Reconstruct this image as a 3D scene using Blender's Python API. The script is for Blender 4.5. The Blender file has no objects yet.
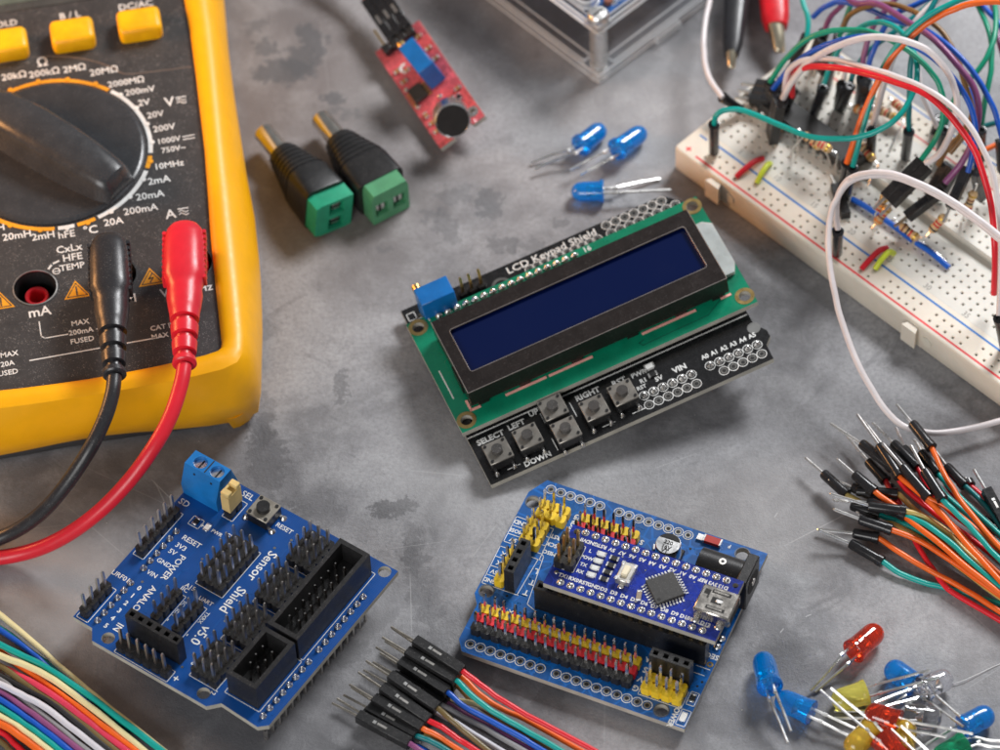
import bpy, bmesh, math, random
from mathutils import Vector, Matrix
from mathutils.geometry import tessellate_polygon
random.seed(7)
SC = bpy.context.scene
COL = SC.collection
K = 0.1                      # millimetres -> scene units (1 unit = 1 cm)
SC.unit_settings.scale_length = 0.01
PI = math.pi
R = math.radians

# ------------------------------------------------------------------ camera maths
F_PX, PITCH, ROLL, DIST = 4058.018, 0.654, -0.049, 1004.146
cp, sp = math.cos(PITCH), math.sin(PITCH)
CAM = Vector((0, -DIST*sp, DIST*cp)); FW = Vector((0, sp, -cp))
_rt = Vector((1, 0, 0)); _up = _rt.cross(FW)
RT = _rt*math.cos(ROLL) + _up*math.sin(ROLL); UP = -_rt*math.sin(ROLL) + _up*math.cos(ROLL)

def at(px, py, z=0.0):
    """point (mm) seen at photo pixel px,py at height z above the table"""
    d = FW + RT*((px-500)/F_PX) - UP*((py-375)/F_PX)
    return CAM + d*((z-CAM.z)/d.z)

# ------------------------------------------------------------------ node helpers
class NT:
    def __init__(s, m):
        m.use_nodes = True
        s.t = m.node_tree; s.t.nodes.clear()
    def n(s, typ, **kw):
        nd = s.t.nodes.new(typ)
        for k, v in kw.items():
            if k.startswith('i_'):
                nd.inputs[k[2:].replace('_', ' ')].default_value = v
            else: setattr(nd, k, v)
        return nd
    def l(s, a, b): s.t.links.new(a, b)
    def math(s, op, a, b=None, c=None, clamp=False):
        nd = s.n('ShaderNodeMath', operation=op, use_clamp=clamp)
        for i, v in enumerate((a, b, c)):
            if v is None: continue
            if isinstance(v, (int, float)): nd.inputs[i].default_value = v
            else: s.l(v, nd.inputs[i])
        return nd.outputs[0]
    def mix(s, f, a, b, mode='MIX'):
        nd = s.n('ShaderNodeMix', data_type='RGBA', blend_type=mode)
        for i, v in ((0, f), (6, a), (7, b)):
            if isinstance(v, (int, float)): nd.inputs[i].default_value = v
            elif isinstance(v, tuple): nd.inputs[i].default_value = v if len(v) == 4 else v+(1,)
            else: s.l(v, nd.inputs[i])
        return nd.outputs[2]
    def noise(s, vec, scale, detail=3, rough=.55, dist=0):
        nd = s.n('ShaderNodeTexNoise'); nd.inputs['Scale'].default_value = scale
        nd.inputs['Detail'].default_value = detail; nd.inputs['Roughness'].default_value = rough
        nd.inputs['Distortion'].default_value = dist
        s.l(vec, nd.inputs['Vector']); return nd.outputs['Fac']
    def ramp(s, f, a, b):
        nd = s.n('ShaderNodeMapRange', interpolation_type='SMOOTHSTEP'); s.l(f, nd.inputs[0])
        nd.inputs[1].default_value = a; nd.inputs[2].default_value = b
        return nd.outputs[0]

MATS = {}
def mat(name, col, rough=.5, metal=0, trans=0, ior=1.47, coat=0, var=.12, vs=2.0, bump=.15, bs=12.0, dust=0, sss=0, hatch=0, grain=0, alpha=None):
    if name in MATS: return MATS[name]
    m = bpy.data.materials.new(name); MATS[name] = m
    t = NT(m); co = t.n('ShaderNodeTexCoord').outputs['Object']
    out = t.n('ShaderNodeOutputMaterial'); b = t.n('ShaderNodeBsdfPrincipled')
    t.l(b.outputs[0], out.inputs[0])
    c = tuple(col)+(1,)
    dk = tuple(x*(1-var) for x in col); lt = tuple(min(1, x*(1+var)) for x in col)
    base = t.mix(t.ramp(t.noise(co, vs, 4), .3, .7), dk, lt)
    if hatch:
        sx = t.n('ShaderNodeSeparateXYZ'); t.l(co, sx.inputs[0])
        a = t.math('SINE', t.math('MULTIPLY', sx.outputs[0], hatch)); bb = t.math('SINE', t.math('MULTIPLY', sx.outputs[1], hatch))
        h = t.math('MAXIMUM', a, bb)
        base = t.mix(t.ramp(h, .2, .9), base, tuple(x*1.35 for x in col))
    if grain:
        vo = t.n('ShaderNodeTexVoronoi', feature='DISTANCE_TO_EDGE'); vo.inputs['Scale'].default_value = grain
        t.l(co, vo.inputs['Vector'])
        base = t.mix(t.ramp(vo.outputs['Distance'], .02, .06), tuple(x*1.5 for x in col), base)
    if dust:
        d = t.noise(co, 38, 2, .6); d2 = t.noise(co, 3.0, 3, .6)
        f = t.math('MULTIPLY', t.ramp(d, .62, .70), t.ramp(d2, .30, .65))
        fine = t.math('MULTIPLY', t.ramp(t.noise(co, 90, 2), .45, .8), .16)
        base = t.mix(t.math('MULTIPLY', t.math('MAXIMUM', f, fine), dust, clamp=True), base, (.42, .40, .38))
    t.l(base, b.inputs['Base Color'])
    b.inputs['Metallic'].default_value = metal; b.inputs['IOR'].default_value = ior
    b.inputs['Transmission Weight'].default_value = trans
    b.inputs['Coat Weight'].default_value = coat; b.inputs['Coat Roughness'].default_value = .08
    if sss:
        b.inputs['Subsurface Weight'].default_value = sss; b.inputs['Subsurface Radius'].default_value = (1, .6, .4)
        b.inputs['Subsurface Scale'].default_value = .12
    r = t.math('ADD', t.math('MULTIPLY', t.math('SUBTRACT', t.noise(co, 6, 4), .5), .25 if rough > .05 else 0), rough, clamp=True)
    t.l(r, b.inputs['Roughness'])
    if bump:
        bp = t.n('ShaderNodeBump'); bp.inputs['Strength'].default_value = bump; bp.inputs['Distance'].default_value = .01
        t.l(t.noise(co, bs, 4), bp.inputs['Height']); t.l(bp.outputs[0], b.inputs['Normal'])
    return m

STEEL = mat('pin_steel', (.72, .69, .65), .32, 1, bs=20)
BRIGHT = mat('bright_tin', (.86, .85, .83), .30, 1, bs=20)
SOLDER = mat('solder', (.68, .67, .66), .25, 1, bump=.5, bs=25)
GOLD = mat('gilt_brass', (.72, .50, .20), .3, 1)
BLK = mat('black_plastic', (.012, .012, .013), .36, dust=.35, bump=.25, bs=30)
BLKG = mat('black_gloss_plastic', (.014, .014, .016), .24, dust=.12, bump=.12)
WHT = mat('white_print', (.74, .74, .72), .6, bump=0)
PAD = mat('tinned_pad', (.34, .33, .31), .35, 1, bs=30)
HOLE = mat('dark_bore', (.012, .012, .012), .7, bump=0)
BLUE = mat('blue_solder_mask', (.002, .085, .31), .34, coat=.2, hatch=0, grain=2.2, var=.15, bump=.12, bs=40)
BLUEH = mat('blue_hatched_mask', (.001, .050, .22), .36, coat=.2, hatch=125, var=.15, bump=.12, bs=40)
NAVY = mat('indigo_solder_mask', (.006, .022, .23), .24, coat=.4, grain=3.5, var=.2, bump=.12, bs=40)
GREEN = mat('green_solder_mask', (.002, .20, .105), .30, coat=.3, var=.12, bump=.1, bs=40)
BLACKP = mat('black_solder_mask', (.008, .008, .009), .28, coat=.3, dust=.12, grain=3)
REDP = mat('red_solder_mask', (.55, .085, .10), .45, coat=.5, grain=4)
EDGE = mat('board_edge_fibreglass', (.40, .38, .33), .7, bump=.3, bs=40)
YEL = mat('yellow_header_plastic', (.80, .54, .02), .42, bump=.2, bs=30)
REDH = mat('red_header_plastic', (.66, .02, .03), .42, bump=.2, bs=30)

# ------------------------------------------------------------------ mesh builder (millimetres)
def orth(d):
    d = d.normalized(); a = Vector((0, 0, 1)) if abs(d.z) < .95 else Vector((1, 0, 0))
    u = d.cross(a).normalized(); return u, d.cross(u).normalized()

def smooth_path(pts, sub=8):
    P = [Vector(p) for p in pts]
    if len(P) < 3: return P
    P = [P[0]*2-P[1]] + P + [P[-1]*2-P[-2]]
    out = []
    for i in range(1, len(P)-2):
        p0, p1, p2, p3 = P[i-1:i+3]
        for k in range(sub):
            t = k/sub
            out.append(.5*((2*p1)+(p2-p0)*t+(2*p0-5*p1+4*p2-p3)*t*t+(3*p1-p0-3*p2+p3)*t**3))
    out.append(P[-2]); return out

class MB:
    def __init__(s): s.v = []; s.f = []; s.mi = []; s.mats = []; s.M = Matrix()
    def m(s, mt):
        if mt not in s.mats: s.mats.append(mt)
        return s.mats.index(mt)
    def add(s, vs, fs, mt):
        n = len(s.v); k = s.m(mt)
        s.v += [s.M @ Vector(v) for v in vs]
        for f in fs: s.f.append([n+i for i in f]); s.mi.append(k)
        return s
    def box(s, x0, x1, y0, y1, z0, z1, mt, c=0, seg=1):
        bm = bmesh.new(); bmesh.ops.create_cube(bm, size=1)
        for v in bm.verts:
            v.co = Vector((x0+(v.co.x+.5)*(x1-x0), y0+(v.co.y+.5)*(y1-y0), z0+(v.co.z+.5)*(z1-z0)))
        if c: bmesh.ops.bevel(bm, geom=list(bm.edges), offset=c, segments=seg, affect='EDGES', profile=.5)
        bm.verts.index_update()
        s.add([v.co.copy() for v in bm.verts], [[v.index for v in f.verts] for f in bm.faces], mt); bm.free(); return s
    def prism(s, poly, z0, z1, mt, side=None, holes=(), bottom=True):
        loops = [list(poly)]+[list(h) for h in holes]
        pts = [p for lp in loops for p in lp]
        tris = tessellate_polygon([[Vector((p[0], p[1], 0)) for p in lp] for lp in loops])
        n = len(pts); top = []; 
        for t in tris:
            a, b, c = (Vector(pts[i]).to_2d() for i in t)
            top.append(tuple(t) if (b-a).cross(c-a) > 0 else tuple(reversed(t)))
        s.add([(p[0], p[1], z1) for p in pts], top, mt)
        if bottom: s.add([(p[0], p[1], z0) for p in pts], [tuple(reversed(t)) for t in top], mt)
        for li, lp in enumerate(loops):
            m_ = len(lp); vs = [(p[0], p[1], z0) for p in lp]+[(p[0], p[1], z1) for p in lp]
            ar = sum(lp[i][0]*lp[(i+1) % m_][1]-lp[(i+1) % m_][0]*lp[i][1] for i in range(m_))
            fs = [(i, (i+1) % m_, m_+(i+1) % m_, m_+i) for i in range(m_)]
            if (ar > 0) != (li == 0): fs = [tuple(reversed(f)) for f in fs]
            s.add(vs, fs, side or mt)
        return s
    def rings(s, rings, mt, cap0=True, cap1=True):
        n = len(rings[0]); vs = [p for r in rings for p in r]; fs = []
        for i in range(len(rings)-1):
            for j in range(n):
                k = (j+1) % n; fs.append((i*n+j, i*n+k, (i+1)*n+k, (i+1)*n+j))
        if cap0: fs.append(tuple(reversed(range(n))))
        if cap1: fs.append(tuple((len(rings)-1)*n+i for i in range(n)))
        return s.add(vs, fs, mt)
    def cyl(s, p0, p1, r0, mt, r1=None, n=16, caps=True, ph=0):
        p0 = Vector(p0); p1 = Vector(p1); r1 = r0 if r1 is None else r1
        u, w = orth(p1-p0)
        rg = [[p+(u*math.cos(ph+a)+w*math.sin(ph+a))*r for a in [2*PI*i/n for i in range(n)]] for p, r in ((p0, r0), (p1, r1))]
        return s.rings(rg, mt, caps, caps)
    def tube(s, pts, r, mt, n=10, sub=8, caps=True, jit=0):
        P = smooth_path(pts, sub)
        if jit and len(P) > 4: P = [P[0], P[1]]+[p+Vector([random.gauss(0, jit) for _ in range(3)]) for p in P[2:-2]]+[P[-2], P[-1]]; P = smooth_path(P, 3)
        d0 = (P[1]-P[0]); u, w = orth(d0); rg = []
        for i, p in enumerate(P):
            d = (P[min(i+1, len(P)-1)]-P[max(i-1, 0)]).normalized()
            u = (u-d*u.dot(d)).normalized(); w = d.cross(u)
            rr = r(i/(len(P)-1)) if callable(r) else r
            rg.append([p+(u*math.cos(a)+w*math.sin(a))*rr for a in [2*PI*k/n for k in range(n)]])
        return s.rings(rg, mt, caps, caps)
    def lathe(s, prof, mt, n=24, p0=(0, 0, 0), ax=(0, 0, 1), ux=None):
        p0 = Vector(p0); ax = Vector(ax).normalized(); u, w = orth(ax)
        if ux: u = (Vector(ux)-ax*Vector(ux).dot(ax)).normalized(); w = ax.cross(u)
        rg = [[p0+ax*z+(u*math.cos(a)+w*math.sin(a))*max(r, 1e-4) for a in [2*PI*k/n for k in range(n)]] for r, z in prof]
        return s.rings(rg, mt)
    def ring(s, x, y, z, r0, r1, mt, n=20, a0=0, a1=2*PI, h=.06):
        full = abs(a1-a0) > 6.28; m_ = n if full else n+1
        A = [a0+(a1-a0)*i/n for i in range(m_)]
        rg = []
        for a in A:
            c, q = math.cos(a), math.sin(a)
            rg.append([(x+c*r1, y+q*r1, z), (x+c*r1, y+q*r1, z+h), (x+c*r0, y+q*r0, z+h), (x+c*r0, y+q*r0, z)])
        if full: rg.append(rg[0])
        return s.rings(rg, mt, not full, not full)
    def line(s, pts, w, z, mt, h=.05):
        for a, b in zip(pts, pts[1:]):
            a = Vector(a); b = Vector(b); d = (b-a).normalized()*w/2; nn = Vector((-d.y, d.x))
            q = [a-d-nn, b+d-nn, b+d+nn, a-d+nn]
            s.prism([(p.x, p.y) for p in q], z, z+h, mt)
        return s
    def text(s, t, x, y, z, size, mt, ang=0, al='CENTER', bold=.02, sx=1, h=.05):
        cu = bpy.data.curves.new('t', 'FONT'); cu.body = t; cu.size = size; cu.align_x = al; cu.align_y = 'CENTER'
        cu.offset = bold*size; cu.extrude = h/2; cu.resolution_u = 2
        ob = bpy.data.objects.new('t', cu); COL.objects.link(ob)
        dg = bpy.context.evaluated_depsgraph_get(); me = bpy.data.meshes.new_from_object(ob.evaluated_get(dg))
        T = Matrix.Translation((x, y, z+h/2)) @ Matrix.Rotation(ang, 4, 'Z') @ Matrix.Diagonal((sx, 1, 1, 1))
        s.add([T @ v.co for v in me.vertices], [list(p.vertices) for p in me.polygons], mt)
        bpy.data.objects.remove(ob); bpy.data.curves.remove(cu); bpy.data.meshes.remove(me); return s
    def mesh(s, name, org=(0, 0, 0)):
        me = bpy.data.meshes.new(name); o = Vector(org)
        me.from_pydata([tuple((v-o)*K) for v in s.v], [], s.f)
        for m_ in s.mats: me.materials.append(m_)
        me.polygons.foreach_set('material_index', s.mi)
        me.polygons.foreach_set('use_smooth', [True]*len(s.f))
        me.update(); me.set_sharp_from_angle(angle=R(38)); return me
    def build(s, name, parent=None, label=None):
        org = parent.get('_o', (0, 0, 0)) if parent else (0, 0, 0)
        ob = bpy.data.objects.new(name, s.mesh(name, org)); COL.objects.link(ob)
        if parent: ob.parent = parent
        if parent is not None and parent.get('_o') is not None: ob['_o'] = parent['_o']
        if label: ob['label'] = label
        return ob

def tag(o, label, cat, group=None):
    o['label'] = label; o['category'] = cat
    if group: o['group'] = group
    return o
def thing(name, label, cat, loc=(0, 0, 0), rotz=0, group=None, frame=None, world=False):
    """Empty at the thing's base. world=True: its parts are written in table coordinates"""
    o = bpy.data.objects.new(name, None); COL.objects.link(o); o.empty_display_size = .5
    if frame is not None:
        O, ex, ey, ez = frame
        M = Matrix((ex, ey, ez)).transposed().to_4x4(); o.rotation_euler = M.to_euler(); o.location = Vector(O)*K
    else:
        o.location = Vector(loc)*K; o.rotation_euler = (0, 0, rotz)
    if world: o['_o'] = tuple(loc)
    return tag(o, label, cat, group)

def circ(x, y, r, n=20): return [(x+r*math.cos(2*PI*i/n), y+r*math.sin(2*PI*i/n)) for i in range(n)]
def rrect(x0, x1, y0, y1, r, n=4):
    o = []
    for cx, cy, a in ((x1-r, y1-r, 0), (x0+r, y1-r, 90), (x0+r, y0+r, 180), (x1-r, y0+r, 270)):
        for i in range(n+1):
            t = R(a+90*i/n); o.append((cx+r*math.cos(t), cy+r*math.sin(t)))
    return o

# pins share mesh data
def pin_mesh(mt, z0=-3, z1=8.5):
    b = MB(); w = .32
    rg = [[(-w, -w, z), (w, -w, z), (w, w, z), (-w, w, z)] for z in (z0, z1-.5)] + [[(-.16, -.16, z1), (.16, -.16, z1), (.16, .16, z1), (-.16, .16, z1)]]
    b.rings(rg, mt); return b.mesh('pin')
PIN_S = pin_mesh(STEEL); PIN_G = pin_mesh(GOLD); PIN_SHORT = pin_mesh(mat('chrome_pin', (.80, .77, .74), .14, 1), -1, 8.5)
def add_pin(parent, x, y, z, me=None):
    o = bpy.data.objects.new('pin', me or PIN_S); COL.objects.link(o); o.parent = parent; o.location = Vector((x, y, z))*K; o.rotation_euler = (random.uniform(-.022, .022), random.uniform(-.022, .022), random.uniform(-.05, .05))
    return o
def header(parent, pts, z, plastic=BLK, pm=None, name='pin_header', h=2.5, jit=0):
    b = MB(); c = .42
    for x, y in pts:
        s_ = 1.24; q = [(x-s_+c, y-s_), (x+s_-c, y-s_), (x+s_, y-s_+c), (x+s_, y+s_-c), (x+s_-c, y+s_), (x-s_+c, y+s_), (x-s_, y+s_-c), (x-s_, y-s_+c)]
        b.prism(q, z, z+h, plastic)
        b.box(x-1.27, x+1.27, y-.8, y+.8, z+.15, z+h-.25, plastic)
    o = b.build(name, parent)
    for x, y in pts: add_pin(o, x, y, z, pm)
    return o
def grid(x0, nx, y0, ny, p=2.54): return [(x0+p*i, y0+p*j) for i in range(nx) for j in range(ny)]
def socket(parent, cs, z, h=8.5, w=1.25, name='female_header', mt=BLK):
    """female header: one block with a real square opening per contact"""
    b = MB(); xs = [c[0] for c in cs]; ys = [c[1] for c in cs]
    x0, x1, y0, y1 = min(xs)-w, max(xs)+w, min(ys)-w, max(ys)+w
    q = .62
    holes = [[(x-q, y-q), (x+q, y-q), (x+q, y+q), (x-q, y+q)] for x, y in cs]
    b.prism([(x0, y0), (x1, y0), (x1, y1), (x0, y1)], z, z+h, mt, holes=holes)
    for x, y in cs: b.box(x-q, x+q, y-q, y+q, z+.3, z+h-2.6, HOLE)
    return b.build(name, parent)

def pads(b, pts, z, ring=True, outline=True, filled=False):
    for x, y in pts:
        b.ring(x, y, z, .5, .86, PAD, 14, h=.05)
        b.prism(circ(x, y, .5, 12), z, z+.03, HOLE)
        if outline: b.ring(x, y, z, 1.14, 1.32, WHT, 16, h=.05)
        if filled:
            b.lathe([(.85, .03), (.75, .3), (.45, .75), (.3, 1.3), (0, 1.45)], SOLDER, 10, (x, y, z))
def smd(b, x, y, z, L, W, mt, ends=BRIGHT, ang=0, h=.6):
    M0 = b.M; b.M = M0 @ Matrix.Translation((x, y, z)) @ Matrix.Rotation(ang, 4, 'Z')
    b.box(-L/2+.35, L/2-.35, -W/2+.02, W/2-.02, 0, h, mt, .05)
    for q in (-1, 1): b.box(min(q*L/2, q*(L/2-.45)), max(q*L/2, q*(L/2-.45)), -W/2, W/2, 0, h+.03, ends, .05)
    b.M = M0
def frame_text(b, x0, x1, y0, y1, z, w=.16):
    b.line([(x0, y0), (x1, y0), (x1, y1), (x0, y1), (x0, y0)], w, z, WHT)

# ================================================================== table top
def table_material():
    m = bpy.data.materials.new('grey_concrete'); t = NT(m)
    co = t.n('ShaderNodeTexCoord').outputs['Object']
    out = t.n('ShaderNodeOutputMaterial'); b = t.n('ShaderNodeBsdfPrincipled'); t.l(b.outputs[0], out.inputs[0])
    big = t.noise(co, .16, 5, .6, .6); mid = t.noise(co, .9, 6, .62, .4); fine = t.noise(co, 9, 5, .65); sp = t.noise(co, 40, 3, .7)
    c = t.mix(t.ramp(big, .38, .62), (.150, .149, .160), (.350, .349, .365))
    c = t.mix(t.math('MULTIPLY', t.ramp(mid, .42, .72), .46), c, (.46, .46, .475))
    c = t.mix(t.math('MULTIPLY', t.ramp(t.noise(co, .55, 5, .7, 1.2), .55, .68), .4), c, (.095, .095, .105))
    c = t.mix(t.math('MULTIPLY', t.ramp(fine, .35, .75), .5), c, (.15, .148, .15))
    c = t.mix(t.math('MULTIPLY', t.ramp(sp, .60, .70), .5), c, (.08, .078, .078))
    c = t.mix(t.math('MULTIPLY', t.ramp(t.noise(co, 26, 3, .7), .60, .72), .3), c, (.5, .5, .5))
    # warm bounce light from the yellow meter, painted into the slab colour
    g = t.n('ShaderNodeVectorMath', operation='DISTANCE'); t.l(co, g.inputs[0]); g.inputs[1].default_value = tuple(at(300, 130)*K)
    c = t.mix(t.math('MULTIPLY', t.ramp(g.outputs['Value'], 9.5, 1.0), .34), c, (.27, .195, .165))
    g = t.n('ShaderNodeVectorMath', operation='DISTANCE'); t.l(co, g.inputs[0]); g.inputs[1].default_value = tuple(at(120, 720)*K)
    c = t.mix(t.math('MULTIPLY', t.ramp(g.outputs['Value'], 7.5, 1.0), .55), c, (.085, .082, .09))
    # distorted coordinates for stain outlines
    nz = t.n('ShaderNodeTexNoise'); nz.inputs['Scale'].default_value = 3.6; nz.inputs['Detail'].default_value = 7; nz.inputs['Roughness'].default_value = .72
    t.l(co, nz.inputs['Vector'])
    sub = t.n('ShaderNodeVectorMath', operation='SUBTRACT'); t.l(nz.outputs['Color'], sub.inputs[0]); sub.inputs[1].default_value = (.5, .5, .5)
    sc = t.n('ShaderNodeVectorMath', operation='SCALE'); t.l(sub.outputs[0], sc.inputs[0]); sc.inputs['Scale'].default_value = 1.35
    wv = t.n('ShaderNodeVectorMath', operation='ADD'); t.l(co, wv.inputs[0]); t.l(sc.outputs[0], wv.inputs[1])
    # stains: px, py, half length, half width (mm), angle, strength
    spots = [(393, 508, 6, 2.6, 10, .8), (490, 203, 3.4, 5.5, 0, .6), (446, 226, 3, 6, 20, .38), (455, 195, 5, 3, 20, .35), (512, 244, 2.4, 3, -20, .55), (530, 246, 4.5, 2.2, 10, .4),
             (312, 38, 3.4, 7, 20, .75), (284, 72, 9, 4.2, 0, .7), (300, 62, 5, 5, 10, .7), (333, 98, 3, 2.4, 0, .75), (266, 48, 3.4, 3.4, 0, .6), (345, 112, 5, 1.4, -10, .5), (255, 28, 4, 2, 30, .4), (341, 388, 1.8, 5, 0, .55),
             (416, 572, 3, 15, 4, .45), (412, 560, 1.6, 6, 12, .5), (268, 458, 5, 10, 0, .6), (262, 430, 3, 5, 0, .5), (265, 410, 3, 5, 0, .3), (432, 600, 2, 9, 0, .3), (560, 222, 3, 1.2, -30, .55), (495, 245, 2, 3, 10, .5), (432, 215, 3, 2, 10, .4), (385, 250, 2, 1.5, 0, .35), (610, 300, 2, 1, 0, .2),
             (770, 658, 9, 4, 0, .3), (792, 648, 8, 3, 0, .32), (860, 448, 9, 6, 20, .3), (838, 476, 3, 3, 0, .35), (835, 560, 8, 5, 0, .22), (75, 612, 12, 3, 0, .55), (70, 645, 14, 6, -10, .5), (150, 700, 14, 10, -30, .45), (240, 735, 12, 8, -20, .4),
             (345, 650, 6, 4, 0, .5), (375, 620, 4, 3, 0, .4), (300, 640, 3, 2, 0, .3), (720, 370, 4, 18, 10, .2), (700, 440, 20, 4, 12, .16), (290, 505, 8, 1.6, -25, .4), (550, 695, 3, 6, -40, .5),
             (420, 335, 1.5, 4, 0, .2), (260, 330, 5, 4, 0, .3), (560, 30, 8, 4, 0, .2), (880, 640, 2, 1, 0, .2), (300, 600, 8, 12, 30, .3)]
    for px, py, a, w, an, st in spots:
        mp = t.n('ShaderNodeMapping', vector_type='TEXTURE'); t.l(wv.outputs[0], mp.inputs[0])
        p = at(px, py); mp.inputs['Location'].default_value = tuple(p*K); mp.inputs['Rotation'].default_value = (0, 0, R(an)); mp.inputs['Scale'].default_value = (a*K, w*K, 1)
        ln = t.n('ShaderNodeVectorMath', operation='LENGTH'); t.l(mp.outputs[0], ln.inputs[0])
        c = t.mix(t.math('MULTIPLY', t.ramp(ln.outputs['Value'], 1.12, .86), st), c, (.095, .095, .102))
    for px, py, r_, st in ((765, 520, 2.2, .4), (60, 590, 2.6, .5), (455, 470, 2.0, .3), (640, 110, 3.5, .25), (340, 600, 1.6, .3), (600, 480, 1.8, .2), (620, 715, 2.0, .25), (400, 100, 1.8, .2), (940, 650, 1.8, .2)):
        g = t.n('ShaderNodeVectorMath', operation='DISTANCE'); t.l(wv.outputs[0], g.inputs[0]); g.inputs[1].default_value = tuple(at(px, py)*K)
        c = t.mix(t.math('MULTIPLY', t.ramp(g.outputs['Value'], r_*1.3, r_*.3), st), c, (.50, .495, .50))
    for px, py, r_, st in ((700, 450, 2.6, .3), (880, 470, 3.0, .3), (170, 470, 2.5, .25), (330, 720, 2.2, .4), (560, 730, 1.6, .2)):  # soft dark patches; the first paints the display shield's shadow into the colour
        g = t.n('ShaderNodeVectorMath', operation='DISTANCE'); t.l(wv.outputs[0], g.inputs[0]); g.inputs[1].default_value = tuple(at(px, py)*K)
        c = t.mix(t.math('MULTIPLY', t.ramp(g.outputs['Value'], r_*1.3, r_*.3), st), c, (.12, .12, .128))
    # pale hairline scratches
    scr = [((405, 470), (470, 476), .5), ((0, 620), (0, 620), .3), ((262, 520), (300, 505), .35), ((150, 478), (172, 500), .5), ((155, 482), (166, 505), .4), ((235, 592), (250, 640), .3),
           ((780, 548), (850, 512), .55), ((836, 505), (852, 492), .3), ((60, 500), (130, 560), .3), ((20, 530), (110, 520), .25), ((470, 560), (500, 520), .3), ((930, 575), (1000, 640), .3),
           ((410, 570), (412, 640), .4), ((605, 690), (604, 748), .35), ((650, 470), (700, 452), .25), ((320, 15), (330, 100), .2), ((965, 690), (1000, 668), .3), ((640, 80), (660, 120), .2),
           ((778, 512), (774, 518), .9), ((784, 628), (780, 633), .9), ((805, 617), (812, 614), .9), ((70, 460), (200, 520), .2), ((380, 550), (455, 540), .25)]
    for p0, p1, st in scr:
        a = at(*p0)*K; d = at(*p1)*K-a; L = max(d.length, .01)
        mp = t.n('ShaderNodeMapping', vector_type='TEXTURE'); t.l(co, mp.inputs[0])
        mp.inputs['Location'].default_value = tuple(a+d/2); mp.inputs['Rotation'].default_value = (0, 0, math.atan2(d.y, d.x)); mp.inputs['Scale'].default_value = (L/2, .022, 1)
        sx = t.n('ShaderNodeSeparateXYZ'); t.l(mp.outputs[0], sx.inputs[0])
        e = t.math('MULTIPLY', t.ramp(t.math('ABSOLUTE', sx.outputs[0]), 1, .6), t.ramp(t.math('ABSOLUTE', sx.outputs[1]), 1, .2))
        c = t.mix(t.math('MULTIPLY', e, st*.7), c, (.55, .55, .55))
    # random fine scratches
    mp = t.n('ShaderNodeMapping'); t.l(co, mp.inputs[0]); mp.inputs['Rotation'].default_value = (0, 0, .6); mp.inputs['Scale'].default_value = (.25, 9, 1)
    s1 = t.math('MULTIPLY', t.ramp(t.noise(mp.outputs[0], 1.5, 2), .70, .76), t.ramp(t.noise(co, .5, 2), .5, .65))
    c = t.mix(t.math('MULTIPLY', s1, .35), c, (.5, .5, .5))
    t.l(c, b.inputs['Base Color'])
    r = t.math('ADD', t.math('MULTIPLY', t.noise(co, 3, 5), .3), .36); t.l(r, b.inputs['Roughness'])
    b.inputs['Specular IOR Level'].default_value = .4
    bp = t.n('ShaderNodeBump'); bp.inputs['Strength'].default_value = .8; bp.inputs['Distance'].default_value = .04
    hh = t.math('ADD', t.math('MULTIPLY', t.noise(co, 14, 6, .7), .5), t.math('MULTIPLY', mid, .8))
    t.l(hh, bp.inputs['Height']); t.l(bp.outputs[0], b.inputs['Normal'])
    return m
b = MB(); b.prism(rrect(-700, 700, -600, 900, 20), -30, 0, table_material())
tt = b.build('tabletop'); tt['kind'] = 'structure'; tt['label'] = 'mottled grey concrete tabletop under everything'

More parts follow.
